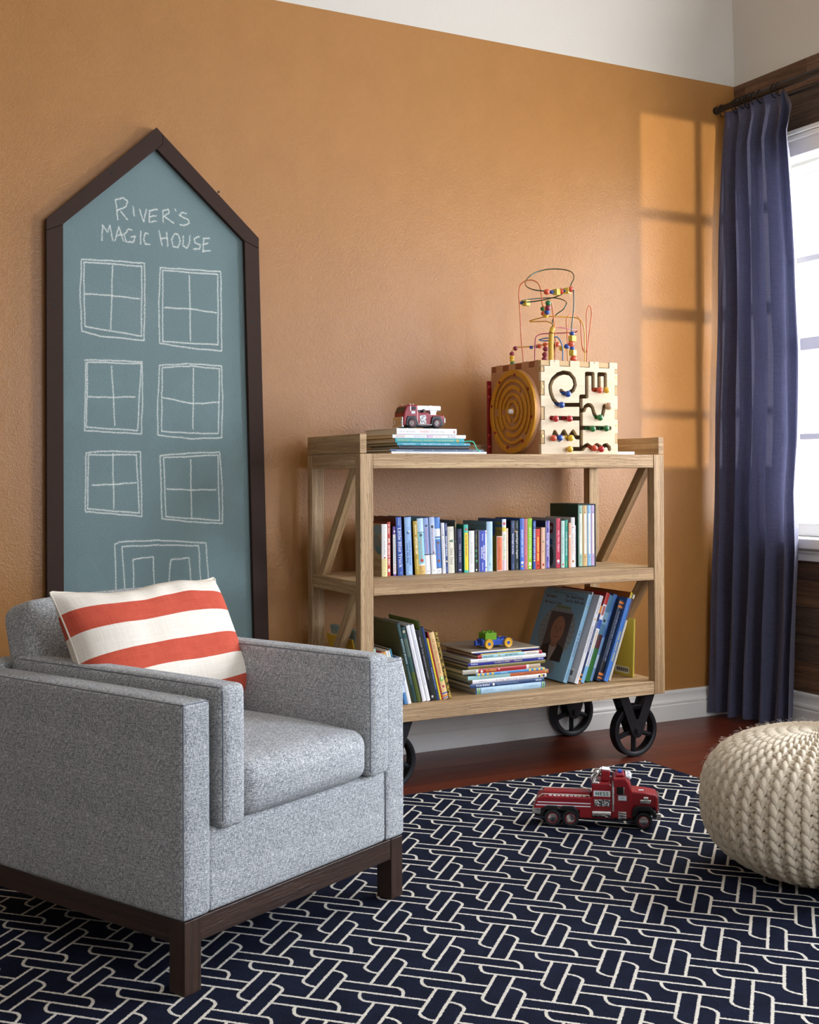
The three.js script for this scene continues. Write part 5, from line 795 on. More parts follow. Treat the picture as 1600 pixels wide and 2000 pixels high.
    [-1.1524, 0.0155, 0.1634, 0.6, { bg: '#eeecf2', panels: [[0.12, 0.0, 0.86, 1, '#5b48a8']], text: [['Adams Gamble', 0.1, 0.3, '#cfc8e8', 's', 0.1], ['Good Night Vermont', 0.5, 0.56, '#f4f2fa', 'b', 0.5], ['OUR WORLD', 0.91, 0.3, '#cfc8e8', 's', 0.1]] }, '#23294f', 'purple and white spined book in front of a grey cover'],
    [-1.1075, 0.0171, 0.1705, 0.4, { bg: '#cc2d4f', text: [['Boynton', 0.1, 0.42, '#e86a4a', 'f', 0.14], ['ONE, TWO, THREE!', 0.46, 0.58, '#f7eef0', 'f', 0.44]], dots: [[0.5, 0.86, 0.32, '#f2efe9'], [0.5, 0.9, 0.2, '#7a9fc4']] }, '#b9bcc6', 'crimson book with white title', art4],
    [-1.0888, 0.014, 0.1621, 0.4, { bg: '#c3e4dc', text: [['Slobodkina', 0.14, 0.32, '#93b8ad', 's', 0.14], ['CAPS FOR SALE', 0.5, 0.44, '#4f7f74', 'f', 0.4]], panels: [[0.3, 0.91, 0.7, 0.95, '#c4633a']] }, '#b0d2ca', 'pale mint book right of the crimson one'],
    [-1.0722, 0.0127, 0.1646, 0.4, { bg: '#1fa38c', text: [['Adams', 0.08, 0.5, '#e2d05c', 's', 0.08], ['Good Night New York City', 0.5, 0.56, '#eef6f2', 'b', 0.5], ['OUR WORLD', 0.9, 0.36, '#e2d05c', 's', 0.1]] }, '#198773', 'teal green thin book right of the mint one'],
    [-1.0582, 0.0103, 0.1543, 0.35, { bg: '#f0b295', text: [['the pocket bunny', 0.6, 0.5, '#e58f6c', 'f', 0.4]], dots: [[0.5, 0.3, 0.4, '#f4ece4']] }, '#e3a081', 'thin peach book left of the tall white one'],
    [-1.047, 0.0164, 0.1727, 0.3, { bg: '#f2f1ee', text: [['Baby', 0.1, 0.36, '#d8b9b4', 'f', 0.1], ['SAUSAGE PUPPY!', 0.54, 0.6, '#cfa07a', 'f', 0.42]], dots: [[0.45, 0.2, 0.14, '#c23a3f'], [0.5, 0.88, 0.24, '#c8622e'], [0.5, 0.87, 0.12, '#57803c']] }, '#e9e7e3', 'tall white book with small red heart near the green slipcase'],
    [-1.0299, 0.0054, 0.145, 0.2, { bg: '#e9e9ec', bands: [[0.1, 0.12, '#c9cad0'], [0.3, 0.32, '#c9cad0'], [0.5, 0.52, '#c9cad0'], [0.7, 0.72, '#c9cad0']] }, '#dfe0e3', 'very thin white wire-bound book against the green slipcase'],
  ];
  function art1([x, y, w, h]) { c.fillStyle = '#b7a078'; c.fillRect(x, y, w, h); c.fillStyle = '#7f9aa6'; c.beginPath(); c.ellipse(x + w * 0.82, y + h * 0.12, w * 0.2, h * 0.1, 0, 0, 7); c.fill(); c.fillStyle = '#7d8a86'; c.beginPath(); c.ellipse(x + w * 0.8, y + h * 0.38, w * 0.22, h * 0.16, 0.5, 0, 7); c.fill(); c.fillStyle = '#4d7f8c'; c.beginPath(); c.ellipse(x + w * 0.85, y + h * 0.5, w * 0.13, h * 0.07, 0.5, 0, 7); c.fill(); c.fillStyle = '#5b4a30'; c.font = `${h * 0.12}px serif`; c.textAlign = 'right'; c.fillText('My First', x + w * 0.97, y + h * 0.74); c.fillText('Alphab', x + w * 0.97, y + h * 0.88); }
  function art2([x, y, w, h]) { c.fillStyle = '#6f9fb8'; c.fillRect(x, y, w, h); c.fillStyle = '#3d5f74'; c.font = `${h * 0.07}px sans-serif`; c.textAlign = 'center'; c.fillText('Cuddle up with this classic,', x + w * 0.62, y + h * 0.12, w * 0.6); c.fillText('bestselling bedtime story!', x + w * 0.62, y + h * 0.21, w * 0.55); }
  function art3([x, y, w, h]) { c.fillStyle = '#41699f'; c.fillRect(x, y, w, h); c.fillStyle = '#8b8a3d'; c.fillRect(x + w * 0.72, y + h * 0.06, w * 0.26, h * 0.06); c.fillStyle = '#d0ab3a'; c.fillRect(x + w * 0.72, y + h * 0.16, w * 0.28, h * 0.18); c.fillStyle = '#54407c'; c.font = `${h * 0.12}px serif`; c.textAlign = 'left'; c.fillText('by Skye', x + w * 0.72, y + h * 0.28, w * 0.27); }
  function art4([x, y, w, h]) { c.fillStyle = '#b9bdc8'; c.fillRect(x, y, w, h); c.save(); c.translate(x + w * 0.8, y + h * 0.2); c.rotate(0.12); c.fillStyle = '#9e2531'; c.fillRect(-w * 0.1, -h * 0.1, w * 0.18, h * 0.2); c.fillStyle = '#cfc7c4'; c.beginPath(); c.arc(0, 0, w * 0.05, 0, 7); c.fill(); c.restore(); c.fillStyle = '#4a74a2'; c.fillRect(x + w * 0.72, y + h * 0.42, w * 0.14, h * 0.12); c.fillStyle = '#686b72'; c.beginPath(); c.ellipse(x + w * 0.8, y + h * 0.76, w * 0.1, h * 0.2, 0, 0, 7); c.fill(); }
  mid.forEach(([x, t, h, lean, spine, cover, label, art], i) => {
    const b = book('picture_book', { t: t - 0.0004, h, d: art ? 0.155 : clamp(h * 0.9, 0.11, 0.16), spine, cover, label, group: row, art, soft: t < 0.009 });
    b.position.set(lean > 0 ? x + t : x + 0.0002, Ym, 0.315 - ((i * 7) % 5) * 0.0012); b.rotation.z = -lean * D2R;
    if (lean > 0) b.children.forEach((k) => { k.position.x -= t; });
  });
  // boxed set in a dark green slipcase
  {
    const sx = -1.0192, w = 0.0758, h = 0.2185, d = 0.17, z = 0.316, T = 0.0024, m = (() => { const a = vn(128, 128, 8, 8, 33); return mat(new THREE.Color(0x1d4536), 0.55); })();
    const s = thing('book_slipcase', 'dark green slipcase holding four pastel books on the middle shelf', 'slipcase', [sx, Ym, z]);
    part('case', merge([span(0, T, 0, h, -d, 0), span(w - T, w, 0, h, -d, 0), span(T, w - T, 0, T, -d, 0), span(T, w - T, h - T, h, -d, 0), span(T, w - T, T, h - T, -d, -d + T)]), m, s);
    part('dot_print', merge(Array.from({ length: 40 }, (_, k) => box(0.0002, 0.0016, 0.0016, -0.0001, 0.014 + (k % 8) * 0.0265, -0.02 - Math.floor(k / 8) * 0.03 - (k % 2) * 0.012))), mat(new THREE.Color(0x8a8a5c), 0.6), s);
    [['#9dc6b0', -1.0163, 0.0178, 'mint green', 'PLEASANT HILL'], ['#dcb878', -0.9976, 0.0186, 'golden tan', 'WINNIE THE POOR'], ['#8fbfe2', -0.978, 0.0156, 'sky blue', 'WHEN WE WERE VERY YOUNG'], ['#cbb0d6', -0.9616, 0.0154, 'lilac', 'NOW WE ARE SIX']].forEach(([col, x, t, nm, ti]) => {
      const b = book('boxed_book', { t: t - 0.0004, h: 0.2115, d: 0.15, cover: col, spine: { bg: col, panels: [[0.3, 0.14, 0.85, 0.8, '#efe9da']], text: [[ti.includes('POOR') ? 'STORIES OF THE WOOD' : ti, 0.46, 0.26, '#b9a884', 's', 0.34, 0.07], ['A. A. M.', 0.09, 0.24, '#6f6a5a', 's', 0.06], ['DUTTON', 0.9, 0.22, '#6f6a5a', 's', 0.08]], dots: [[0.5, 0.12, 0.1, '#4f4a3c'], [0.5, 0.85, 0.1, '#4f4a3c']] }, label: `${nm} book with cream spine panel inside the green slipcase`, group: 'four books in the green slipcase' });
      b.position.set(x, Ym + T + 0.0003, z - 0.003);
    });
  }
  // ----- bottom shelf, left: books leaning to the left -----
  const Yb = SH.yb + 0.0002, lg = 'books leaning left on the bottom shelf';
  const L1 = -13.6;
  const lean = [
    [-1.7165, 0.0125, 0.259, { bg: '#1f3d3d', text: [['Willems', 0.1, 0.5, '#7fa08c', 'f', 0.14], ['KNUFFLE BUNNY', 0.36, 0.62, '#e6efe8', 'f', 0.32], ['A CAUTIONARY TALE', 0.66, 0.4, '#9fb5a6', 'f', 0.24]] }, '#6b6a44', 'dark teal picture book with olive cover leaning at the left', 0.2],
    [-1.7028, 0.0135, 0.244, { bg: '#2c4f4c', bands: [[0.15, 0.4, '#56685c'], [0.6, 1, '#4f5c1f']], dots: [[0.5, 0.06, 0.35, '#c9b89a']] }, '#27403e', 'green and teal patterned book beside the white pair', 0.2],
    [-1.6842, 0.0134, 0.249, { bg: '#f0f0f2', text: [['Corduroy - Don Freeman 17 Ages 3-8', 0.55, 0.3, '#9aa3b5', 'f', 0.5]] }, '#e6e6ea', 'left one of two slim white books leaning together', 0.205],
    [-1.6698, 0.0134, 0.25, { bg: '#f2f2f4', text: [['Current Reading Thoughts and Rhymes 1st Grade', 0.5, 0.3, '#868fa6', 'f', 0.6]] }, '#e9e9ec', 'right one of two slim white books leaning together', 0.205],
    [-1.6553, 0.0165, 0.231, { bg: '#1b1b1e', text: [['WHERE THE SIDEWALK ENDS', 0.4, 0.36, '#cfcfcf', 's', 0.6]], panels: [[0.3, 0.93, 0.7, 0.96, '#d8d8d8']] }, '#151518', 'thick black book among the leaning ones', 0.19],
    [-1.6376, 0.0042, 0.262, { bg: '#3a4426' }, '#7a8a34', 'very thin olive green leaning book', 0.21],
    [-1.6328, 0.0096, 0.24, { bg: '#253a6c', text: [['from seed to plant', 0.7, 0.5, '#d8dce8', 's', 0.3]] }, '#2d4a44', 'thin navy leaning book left of the yellow one', 0.2],
    [-1.6222, 0.0066, 0.203, { bg: '#e3cd3a' }, '#d4bd34', 'thin bright yellow leaning book', 0.17],
    [-1.6148, 0.0042, 0.224, { bg: '#b52a2b' }, '#8f2022', 'very thin red leaning book', 0.18],
    [-1.6098, 0.0188, 0.221, { bg: '#edc98a', bands: [[0.9, 0.92, '#3d62b4'], [0.94, 0.96, '#d87a32'], [0.97, 0.985, '#3d62b4']], text: [['10 Ten-Minute Stories', 0.36, 0.6, '#b03a2a', 'f', 0.52], ['Usborne', 0.28, 0.24, '#c98a3e', 'f', 0.12, 0.32]], dots: [[0.5, 0.7, 0.42, '#8fbf5a'], [0.55, 0.69, 0.2, '#e9efe0'], [0.5, 0.81, 0.22, '#c9466a']] }, '#c9a05c', 'cream story book with red title leaning at the right of its group', 0.19],
    [-1.5895, 0.0105, 0.22, { bg: '#a3842e', leopard: 1 }, '#8f7a3a', 'gold and black patterned book at the right end of the leaning group', 0.19],
  ];
  for (const [x, t, h, spine, cover, label, d] of lean) { const b = book('picture_book', { t: t - 0.0006, h, d, spine, cover, label, group: lg, soft: t < 0.008 }); b.position.set(x, Yb, 0.41); b.rotation.z = -L1 * D2R; }
  // small books in the left corner
  const sml = [
    [-1.8310, 0.006, 0.2, 0.3, { bg: '#dfb02c' }, '#dcae2e', 'yellow book at the left end behind the diagonal brace', 0.2, -13.8],
    [-1.8248, 0.012, 0.232, 0.335, { bg: '#8aa39c' }, '#7f9a96', 'grey-green book at the left end seen through the side frame', 0.2, -13.8, art5],
    [-1.8120, 0.0155, 0.178, 0.39, { bg: '#a7c7b8' }, '#a7cdbf', 'mint board book at the left end, lowest behind the brace', 0.17, -13.8, art6],
    [-1.7962, 0.009, 0.172, 0.42, { bg: '#d9802c' }, '#b5302c', 'red-covered small book beside the left post', 0.16, -13.8],
    [-1.7865, 0.0075, 0.172, 0.42, { bg: '#e7a238', bands: [[0.2, 0.24, '#f2efe6'], [0.5, 0.54, '#f2efe6']] }, '#e9e4d6', 'small orange spined book just right of the front left post', 0.15, -13.8],
    [-1.7785, 0.0078, 0.175, 0.42, { bg: '#ecebe4' }, '#dedcd2', 'small white spined book in the bottom left corner, left of orange-striped one', 0.15, -13.8],
    [-1.7703, 0.007, 0.175, 0.42, { bg: '#e2b04a', bands: [[0, 0.3, '#efece2']] }, '#d8a640', 'small amber and white spined book in the bottom left corner', 0.15, -13.8],
    [-1.7630, 0.006, 0.18, 0.42, { bg: '#3f8aa0' }, '#2c2f33', 'small teal spined book with black cover in the bottom left corner', 0.16, -13.8],
    [-1.7565, 0.012, 0.152, 0.425, { bg: '#4c83b8', bands: [[0.6, 0.75, '#cfe0ee']] }, '#3f74a8', 'small blue board book in the bottom left corner', 0.13, -13.8],
    [-1.7440, 0.0125, 0.15, 0.425, { bg: '#e9edf0', text: [['Silver Line', 0.3, 0.5, '#4a6a8c', 'b', 0.4]] }, '#dfe4e8', 'small white board book beside the tall olive cover', 0.13, -13.8],
  ];
  function art5([x, y, w, h]) { c.fillStyle = '#86a09b'; c.fillRect(x, y, w, h); c.fillStyle = '#d3b44a'; c.textAlign = 'left'; c.font = `${h * 0.1}px serif`; c.fillText('Meet Elephant', x + w * 0.08, y + h * 0.16, w * 0.6); c.font = `${h * 0.05}px serif`; c.fillText('words of the great outdoors', x + w * 0.12, y + h * 0.26, w * 0.6); c.fillStyle = '#e6e2d6'; c.fillRect(x + w * 0.25, y + h * 0.34, w * 0.25, h * 0.16); }
  function art6([x, y, w, h]) { c.fillStyle = '#b3d3c4'; c.fillRect(x, y, w, h); c.fillStyle = '#7a4a30'; c.beginPath(); c.arc(x + w * 0.35, y + h * 0.42, w * 0.2, 0, 7); c.fill(); c.fillStyle = '#e3b594'; c.beginPath(); c.arc(x + w * 0.36, y + h * 0.48, w * 0.14, 0, 7); c.fill(); c.fillStyle = '#5f9a4a'; c.fillRect(x + w * 0.2, y + h * 0.22, w * 0.32, h * 0.1); c.fillStyle = '#b5302c'; c.fillRect(x + w * 0.8, y + h * 0.3, w * 0.2, h * 0.4); }
  for (const [x, t, h, z, spine, cover, label, d, ln, art] of sml) { const b = book('picture_book', { t: t - 0.0005, h, d, spine, cover, label, group: lg, art, soft: t < 0.008 }); b.position.set(x, Yb, z); b.rotation.z = -ln * D2R; }
  // ----- bottom shelf, middle: lying stack -----
  const sg = 'lying stack of books on the bottom shelf';
  const st = [
    [-1.475, -1.206, 0.0205, { bg: '#a9cbe0', bands: [[0, 0.016, '#2f5cab'], [0.016, 0.032, '#9fc53a'], [0.032, 0.044, '#2f5cab'], [0.044, 0.058, '#9fc53a'], [0.058, 0.068, '#2f5cab'], [0.935, 0.947, '#2f5cab'], [0.947, 0.962, '#9fc53a'], [0.962, 0.974, '#2f5cab'], [0.974, 0.988, '#9fc53a'], [0.988, 1, '#2f5cab']], text: [['LONG NI', 0.17, 0.4, '#7b95a8', 's', 0.13], ['MOTHER GOOSE', 0.47, 0.66, '#d9e8f0', 'f', 0.4], ['Sylvia Long', 0.82, 0.26, '#7b95a8', 'f', 0.12]] }, '#8fb4cc', 'pale blue book with striped ends, lowest of the lying stack', 0.27],
    [-1.496, -1.209, 0.0135, { bg: '#2b4672', text: [['B is for Bedtime', 0.17, 0.6, '#eef2f6', 'b', 0.18], ['Margaret Hamilton & Anna Pignataro', 0.5, 0.4, '#a9bad2', 's', 0.3], ['little hare', 0.92, 0.55, '#eef2f6', 'b', 0.08]], dots: [[0.5, 0.31, 0.32, '#eef0e6']] }, '#243c63', 'dark navy book second from the bottom of the lying stack', 0.25],
    [-1.486, -1.198, 0.0125, { bg: '#eeedf0', text: [['sangmi ko', 0.13, 0.46, '#85858c', 'm', 0.1], ['A Dog Wearing Shoes', 0.52, 0.66, '#b79a9a', 'm', 0.42]], dots: [[0.4, 0.9, 0.3, '#26262a'], [0.6, 0.93, 0.34, '#d8b83a'], [0.5, 0.96, 0.34, '#26262a']] }, '#d9d8dc', 'white book with spotted end in the lower part of the lying stack', 0.24],
    [-1.502, -1.189, 0.0128, { bg: '#a5d3cf', bands: [[0.515, 1, '#cf6a3a']], text: [['WILD THING', 0.24, 0.6, '#c9a93a', 's', 0.18], ['Ed Vere', 0.74, 0.6, '#6a3018', 's', 0.09]], dots: [[0.5, 0.965, 0.25, '#b9c95a']] }, '#9cc4c0', 'half aqua, half orange book in the lying stack', 0.26],
    [-1.474, -1.206, 0.0078, { bg: '#4a94cf', bands: [0.02, 0.08, 0.15, 0.22, 0.76, 0.83, 0.9, 0.96].map((a) => [a, a + 0.032, '#ecc948']), text: [['counting', 0.4, 0.6, '#e8f2f8', 's', 0.1]] }, '#e4e2da', 'thin blue book with yellow dashes in the lying stack', 0.23],
    [-1.524, -1.224, 0.0148, { bg: '#b32c2c', bands: [[0, 0.2, '#b7b3a0'], [0.84, 1, '#c2a98a'], [0.815, 0.845, '#f0ede4']], text: [['in a Nutty', 0.36, 0.6, '#ecd03c', 'b', 0.13], ['A Golden Sturdy Book', 0.6, 0.46, '#5c1616', 'f', 0.24]], dots: [[0.5, 0.18, 0.3, '#eceae4'], [0.4, 0.24, 0.3, '#f0eeea'], [0.6, 0.46, 0.18, '#eceae4']] }, '#5d5a44', 'worn red book with torn pale ends in the lying stack', 0.22],
    [-1.502, -1.203, 0.0102, { bg: '#84742f', text: [['Why the stones sleep', 0.23, 0.46, '#2f2a14', 's', 0.18], ['GOODY FOUR AUTHORS BOOK', 0.56, 0.46, '#6f7686', 's', 0.34], ['Golden Books', 0.87, 0.36, '#4f451c', 's', 0.1]] }, '#7f7238', 'olive brown book in the lying stack', 0.24],
    [-1.501, -1.206, 0.0108, { bg: '#2f339c', text: [['Dewdney', 0.08, 0.6, '#eceffa', 'b', 0.09], ['LLAMA LLAMA', 0.44, 0.66, '#efdfa8', 'b', 0.2], ['RED', 0.565, 0.66, '#c23a5c', 'b', 0.04], ['PAJAMA', 0.65, 0.66, '#efdfa8', 'b', 0.11], ['Viking', 0.95, 0.6, '#eceffa', 'b', 0.07]] }, '#272a80', 'indigo book with cream capitals in the lying stack', 0.25],
    [-1.495, -1.203, 0.0115, { bg: '#f0efee', text: [['Eric Carle', 0.16, 0.6, '#a5a3a0', 'f', 0.12], ['The Grouchy Ladybug', 0.55, 0.6, '#a5a3a0', 'f', 0.26], ['HarperCollins', 0.9, 0.34, '#bcbab6', 's', 0.1]] }, '#e2e1de', 'plain white book in the upper part of the lying stack', 0.24],
    [-1.467, -1.217, 0.0115, { bg: '#a9d6dc', bands: [[0, 0.065, '#b02a30'], [0.72, 0.95, '#ece7d8'], [0.95, 1, '#b02a30']], text: [['SUPER STURDY', 0.16, 0.54, '#23444c', 'b', 0.16], ["MATTHEW'S TRUCK", 0.52, 0.58, '#1e3a44', 'b', 0.21], ['Katherine Ayres', 0.83, 0.46, '#6a5c4c', 'f', 0.17]], dots: [[0.5, 0.33, 0.26, '#c2a64a']] }, '#b02a30', 'aqua book with red ends in the upper part of the lying stack', 0.21],
    [-1.454, -1.296, 0.0032, { bg: '#e6d24c' }, '#d9c548', 'very thin short yellow book near the top of the lying stack', 0.19],
    [-1.474, -1.231, 0.0052, { bg: '#2f55b0', text: [['Biscuit and the case of things', 0.5, 0.8, '#dfe6f4', 's', 0.3]] }, '#2a4c9e', 'thin blue book near the top of the lying stack', 0.21],
    [-1.491, -1.229, 0.0048, { bg: '#e9dcc0', bands: [[0, 0.5, '#efece6']] }, '#b3a48c', 'thin pale tan book, topmost of the lying stack under the wagon', 0.23],
  ];
  let y = Yb;
  st.forEach(([x0, x1, t, spine, cover, label, d], i) => {
    const b = book('picture_book', { t: t - 0.0003, h: x1 - x0, d, spine, cover, label, group: sg, soft: t < 0.009 });
    b.rotation.z = Math.PI / 2; b.position.set(x1, y + 0.0001, 0.385 - ((i * 5) % 4) * 0.002); y += t;
  });
  console.log('stack top', y.toFixed(4));
  // ----- bottom shelf, right: books leaning to the right -----
  const rg = 'books leaning right on the bottom shelf', RA = 20.5;
  const right = [
    [-1.116, 0.0165, 0.314, 0.358, { bg: '#93c2dc', text: [['Lithgow', 0.1, 0.5, '#5f8ea8', 's', 0.1], ["I'm a Manatee", 0.56, 0.62, '#5c3030', 'f', 0.3], ['Simon & Schuster', 0.9, 0.4, '#3f5f7c', 's', 0.12]], dots: [[0.5, 0.15, 0.16, '#d8c84a']] }, '#7fb0cc', 'blue picture book with a portrait on its cover leaning right', 0.262, art7],
    [-1.0975, 0.0045, 0.325, 0.35, { bg: '#dfe2e6' }, '#b9c0c8', 'thin tall grey-white book behind the portrait cover', 0.27],
    [-1.0905, 0.0155, 0.312, 0.388, { bg: '#e3e3e4', text: [['Stein Ball Club', 0.14, 0.4, '#3c3c40', 's', 0.14], ['HANUKKAH SHMANUKKAH', 0.5, 0.46, '#4a4a6a', 'f', 0.3], ['chronicle', 0.9, 0.36, '#77777c', 's', 0.08]], dots: [[0.5, 0.27, 0.2, '#e0a23a']] }, '#d5d8df', 'white book with barcode leaning right behind the portrait book', 0.25, art8],
    [-1.0735, 0.0105, 0.276, 0.385, { bg: '#22355c', bands: [[0.88, 1, '#d8892c'], [0.9, 0.93, '#22252c'], [0.96, 0.98, '#22252c'], [0, 0.1, '#d8892c']], text: [['RIVER LULLABY SONG', 0.4, 0.5, '#dfe4ee', 'f', 0.4]] }, '#1f2d4c', 'slim navy book with orange ends leaning right', 0.22],
    [-1.0615, 0.0155, 0.32, 0.383, { bg: '#e9e9ea', bands: [[0, 0.13, '#c33028'], [0.3, 0.4, '#3558b0'], [0.82, 1, '#7fb8e2']], panels: [[0.2, 0.15, 0.8, 0.25, '#b5605a']], text: [['THE GREATEST RIDE', 0.52, 0.46, '#cbb22a', 'b', 0.2], ['FINDING OCEAN', 0.72, 0.46, '#2f7fc4', 'b', 0.2]] }, '#b5302c', 'white spined book with red top leaning right', 0.27],
    [-1.0445, 0.026, 0.308, 0.376, { bg: '#4f7c98', bands: [[0.2, 0.34, '#7fa6bc'], [0.46, 0.62, '#5a2c30'], [0.62, 1, '#2f6a34']], dots: [[0.5, 0.3, 0.2, '#1f2c34'], [0.5, 0.5, 0.2, '#2c3f38']] }, '#b8c4d6', 'thick steel blue and green book leaning right', 0.265],
    [-1.0165, 0.0165, 0.311, 0.368, { bg: '#7fa6d2', bands: [[0, 0.5, '#3f6aa8'], [0.7, 0.85, '#c6d8ea']], text: [['winter waits', 0.3, 0.4, '#9fc0e6', 's', 0.2]] }, '#3a5f9a', 'light blue book between steel blue and black-navy ones', 0.26],
    [-0.9985, 0.0215, 0.29, 0.388, { bg: '#1d2a44', bands: [[0.02, 0.05, '#d87a2c'], [0.07, 0.1, '#d87a2c'], [0.9, 0.93, '#d87a2c'], [0.95, 0.97, '#d87a2c'], [0.75, 0.9, '#14161f']], text: [['Goodnight, Goodnight, Construction Site', 0.45, 0.32, '#c9d4e6', 's', 0.62]], dots: [[0.4, 0.3, 0.06, '#8fa2c4'], [0.6, 0.6, 0.06, '#8fa2c4']] }, '#16203a', 'night blue book with orange bars leaning right', 0.24],
    [-0.9755, 0.0165, 0.297, 0.4, { bg: '#4a82d6', text: [['ROGER, ROGER, POWER', 0.58, 0.5, '#e6cf3e', 'b', 0.36], ['Viking', 0.9, 0.3, '#2a4f96', 's', 0.08]] }, '#3f74c4', 'bright blue book with yellow title leaning right', 0.26],
    [-0.9575, 0.0095, 0.318, 0.385, { bg: '#e6c92f', dots: [[0.5, 0.05, 0.3, '#f4f2e6']], bands: [[0.1, 0.3, '#6a5a20']] }, '#b5662c', 'slim yellow book with orange-brown cover leaning right', 0.27],
    [-0.9465, 0.0085, 0.31, 0.388, { bg: '#ddd8c4', bands: [[0.05, 0.3, '#6a4a44']] }, '#cfc7a6', 'slim cream book leaning against the olive one', 0.25],
  ];
  function art7([x, y, w, h]) {
    c.fillStyle = '#86b3cf'; c.fillRect(x, y, w, h); const R = rng(8); for (let i = 0; i < 140; i++) { c.fillStyle = `rgba(${R() > 0.5 ? '60,90,110' : '190,215,230'},0.5)`; c.fillRect(x + R() * w, y + R() * h, 1.5, 1.5); }
    c.fillStyle = '#4a6270'; c.font = `${h * 0.022}px sans-serif`; c.textAlign = 'center'; c.fillText('AUTHOR OF THE NEW YORK TIMES BEST-SELLERS', x + w / 2, y + h * 0.045, w * 0.74);
    c.fillStyle = '#4a1f1c'; c.font = `bold ${h * 0.042}px monospace`; c.fillText('Micawber', x + w * 0.2, y + h * 0.1, w * 0.27); c.fillText('Marsupial Sue', x + w * 0.27, y + h * 0.165, w * 0.38); c.fillText('The Remarkable', x + w * 0.72, y + h * 0.075, w * 0.46); c.fillText('Farkle McBride', x + w * 0.74, y + h * 0.125, w * 0.44);
    c.fillStyle = '#98a3a8'; c.beginPath(); c.ellipse(x + w * 0.53, y + h * 0.47, w * 0.4, h * 0.3, 0, 0, 7); c.fill(); c.strokeStyle = '#6d7880'; c.lineWidth = 1.4; for (let k = 0; k < 26; k++) { const a = k / 26 * 6.28; c.beginPath(); c.ellipse(x + w * (0.53 + 0.34 * Math.cos(a)), y + h * (0.47 + 0.25 * Math.sin(a)), w * 0.07, h * 0.045, a, 0.5, 4); c.stroke(); }
    c.fillStyle = '#6f8a3c'; for (let k = 0; k < 14; k++) { c.beginPath(); c.moveTo(x + w * (0.36 + k * 0.025), y + h * 0.2); c.lineTo(x + w * (0.372 + k * 0.025), y + h * 0.165); c.lineTo(x + w * (0.385 + k * 0.025), y + h * 0.2); c.fill(); }
    c.fillStyle = '#8f9ca4'; c.beginPath(); c.ellipse(x + w * 0.5, y + h * 0.88, w * 0.22, h * 0.1, 0, 0, 7); c.fill();
    // framed portrait: a man in a dark jacket on a plain ground
    const px = x + w * 0.3, py = y + h * 0.25, pw = w * 0.5, ph = h * 0.55; c.fillStyle = '#5d5354'; c.fillRect(px, py, pw, ph);
    c.fillStyle = '#23262a'; c.beginPath(); c.moveTo(px, py + ph); c.lineTo(px, py + ph * 0.74); c.quadraticCurveTo(px + pw * 0.3, py + ph * 0.62, px + pw * 0.5, py + ph * 0.66); c.quadraticCurveTo(px + pw * 0.8, py + ph * 0.62, px + pw, py + ph * 0.74); c.lineTo(px + pw, py + ph); c.fill();
    c.fillStyle = '#b0a3a0'; c.beginPath(); c.moveTo(px + pw * 0.32, py + ph * 0.68); c.lineTo(px + pw * 0.68, py + ph * 0.68); c.lineTo(px + pw * 0.52, py + ph); c.lineTo(px + pw * 0.42, py + ph); c.fill();
    c.fillStyle = '#9a6e58'; c.fillRect(px + pw * 0.36, py + ph * 0.55, pw * 0.28, ph * 0.17); c.fillStyle = '#a97c64'; c.beginPath(); c.ellipse(px + pw * 0.5, py + ph * 0.36, pw * 0.29, ph * 0.28, 0, 0, 7); c.fill();
    c.fillStyle = '#7a5a4a'; c.fillRect(px + pw * 0.32, py + ph * 0.3, pw * 0.12, ph * 0.012); c.fillRect(px + pw * 0.56, py + ph * 0.3, pw * 0.12, ph * 0.012); c.fillStyle = '#4a3630'; c.beginPath(); c.arc(px + pw * 0.39, py + ph * 0.345, pw * 0.022, 0, 7); c.arc(px + pw * 0.62, py + ph * 0.345, pw * 0.022, 0, 7); c.fill(); c.fillStyle = '#916650'; c.fillRect(px + pw * 0.475, py + ph * 0.35, pw * 0.06, ph * 0.09); c.fillStyle = '#7e4e44'; c.fillRect(px + pw * 0.39, py + ph * 0.505, pw * 0.23, ph * 0.014);
  }
  function art8([x, y, w, h]) { c.fillStyle = '#d6d8de'; c.fillRect(x, y, w, h); c.fillStyle = '#f3f3f3'; c.fillRect(x + w * 0.68, y + h * 0.85, w * 0.24, h * 0.1); c.fillStyle = '#5a5a60'; for (let k = 0; k < 18; k++) c.fillRect(x + w * (0.7 + k * 0.011), y + h * 0.87, 1 + (k % 3), h * 0.055); }
  function art9([x, y, w, h]) { c.fillStyle = '#cdb94c'; c.fillRect(x, y, w, h); c.fillStyle = '#7a3a2a'; c.fillRect(x + w * 0.3, y + h * 0.4, w * 0.2, h * 0.3); c.fillStyle = '#efefe8'; c.fillRect(x + w * 0.55, y + h * 0.84, w * 0.36, h * 0.11); c.fillStyle = '#4a4a44'; for (let k = 0; k < 18; k++) c.fillRect(x + w * (0.58 + k * 0.017), y + h * 0.86, 1 + (k % 3), h * 0.065); }
  for (const [x, t, h, z, spine, cover, label, d, art] of right) { const b = book('picture_book', { t: t - 0.0006, h, d, spine, cover, label, group: rg, art, soft: t < 0.01 }); b.position.set(x + t, Yb, z); b.rotation.z = -RA * D2R; b.children.forEach((k) => { k.position.x -= t - 0.0006; }); }
  { const b = book('picture_book', { t: 0.006, h: 0.204, d: 0.22, spine: { bg: '#c9b94a' }, cover: '#c6b54c', label: 'olive yellow book with barcode, rightmost on the bottom shelf', group: rg, art: art9, soft: true }); b.position.set(-0.824, Yb, 0.372); b.rotation.z = -2 * D2R; b.children.forEach((k) => { k.position.x -= 0.006; }); }
  // ----- top of the shelf: lying stack under the small truck -----
  const Yt = SH.yt + 0.0002, tg = 'lying books on the shelf top';
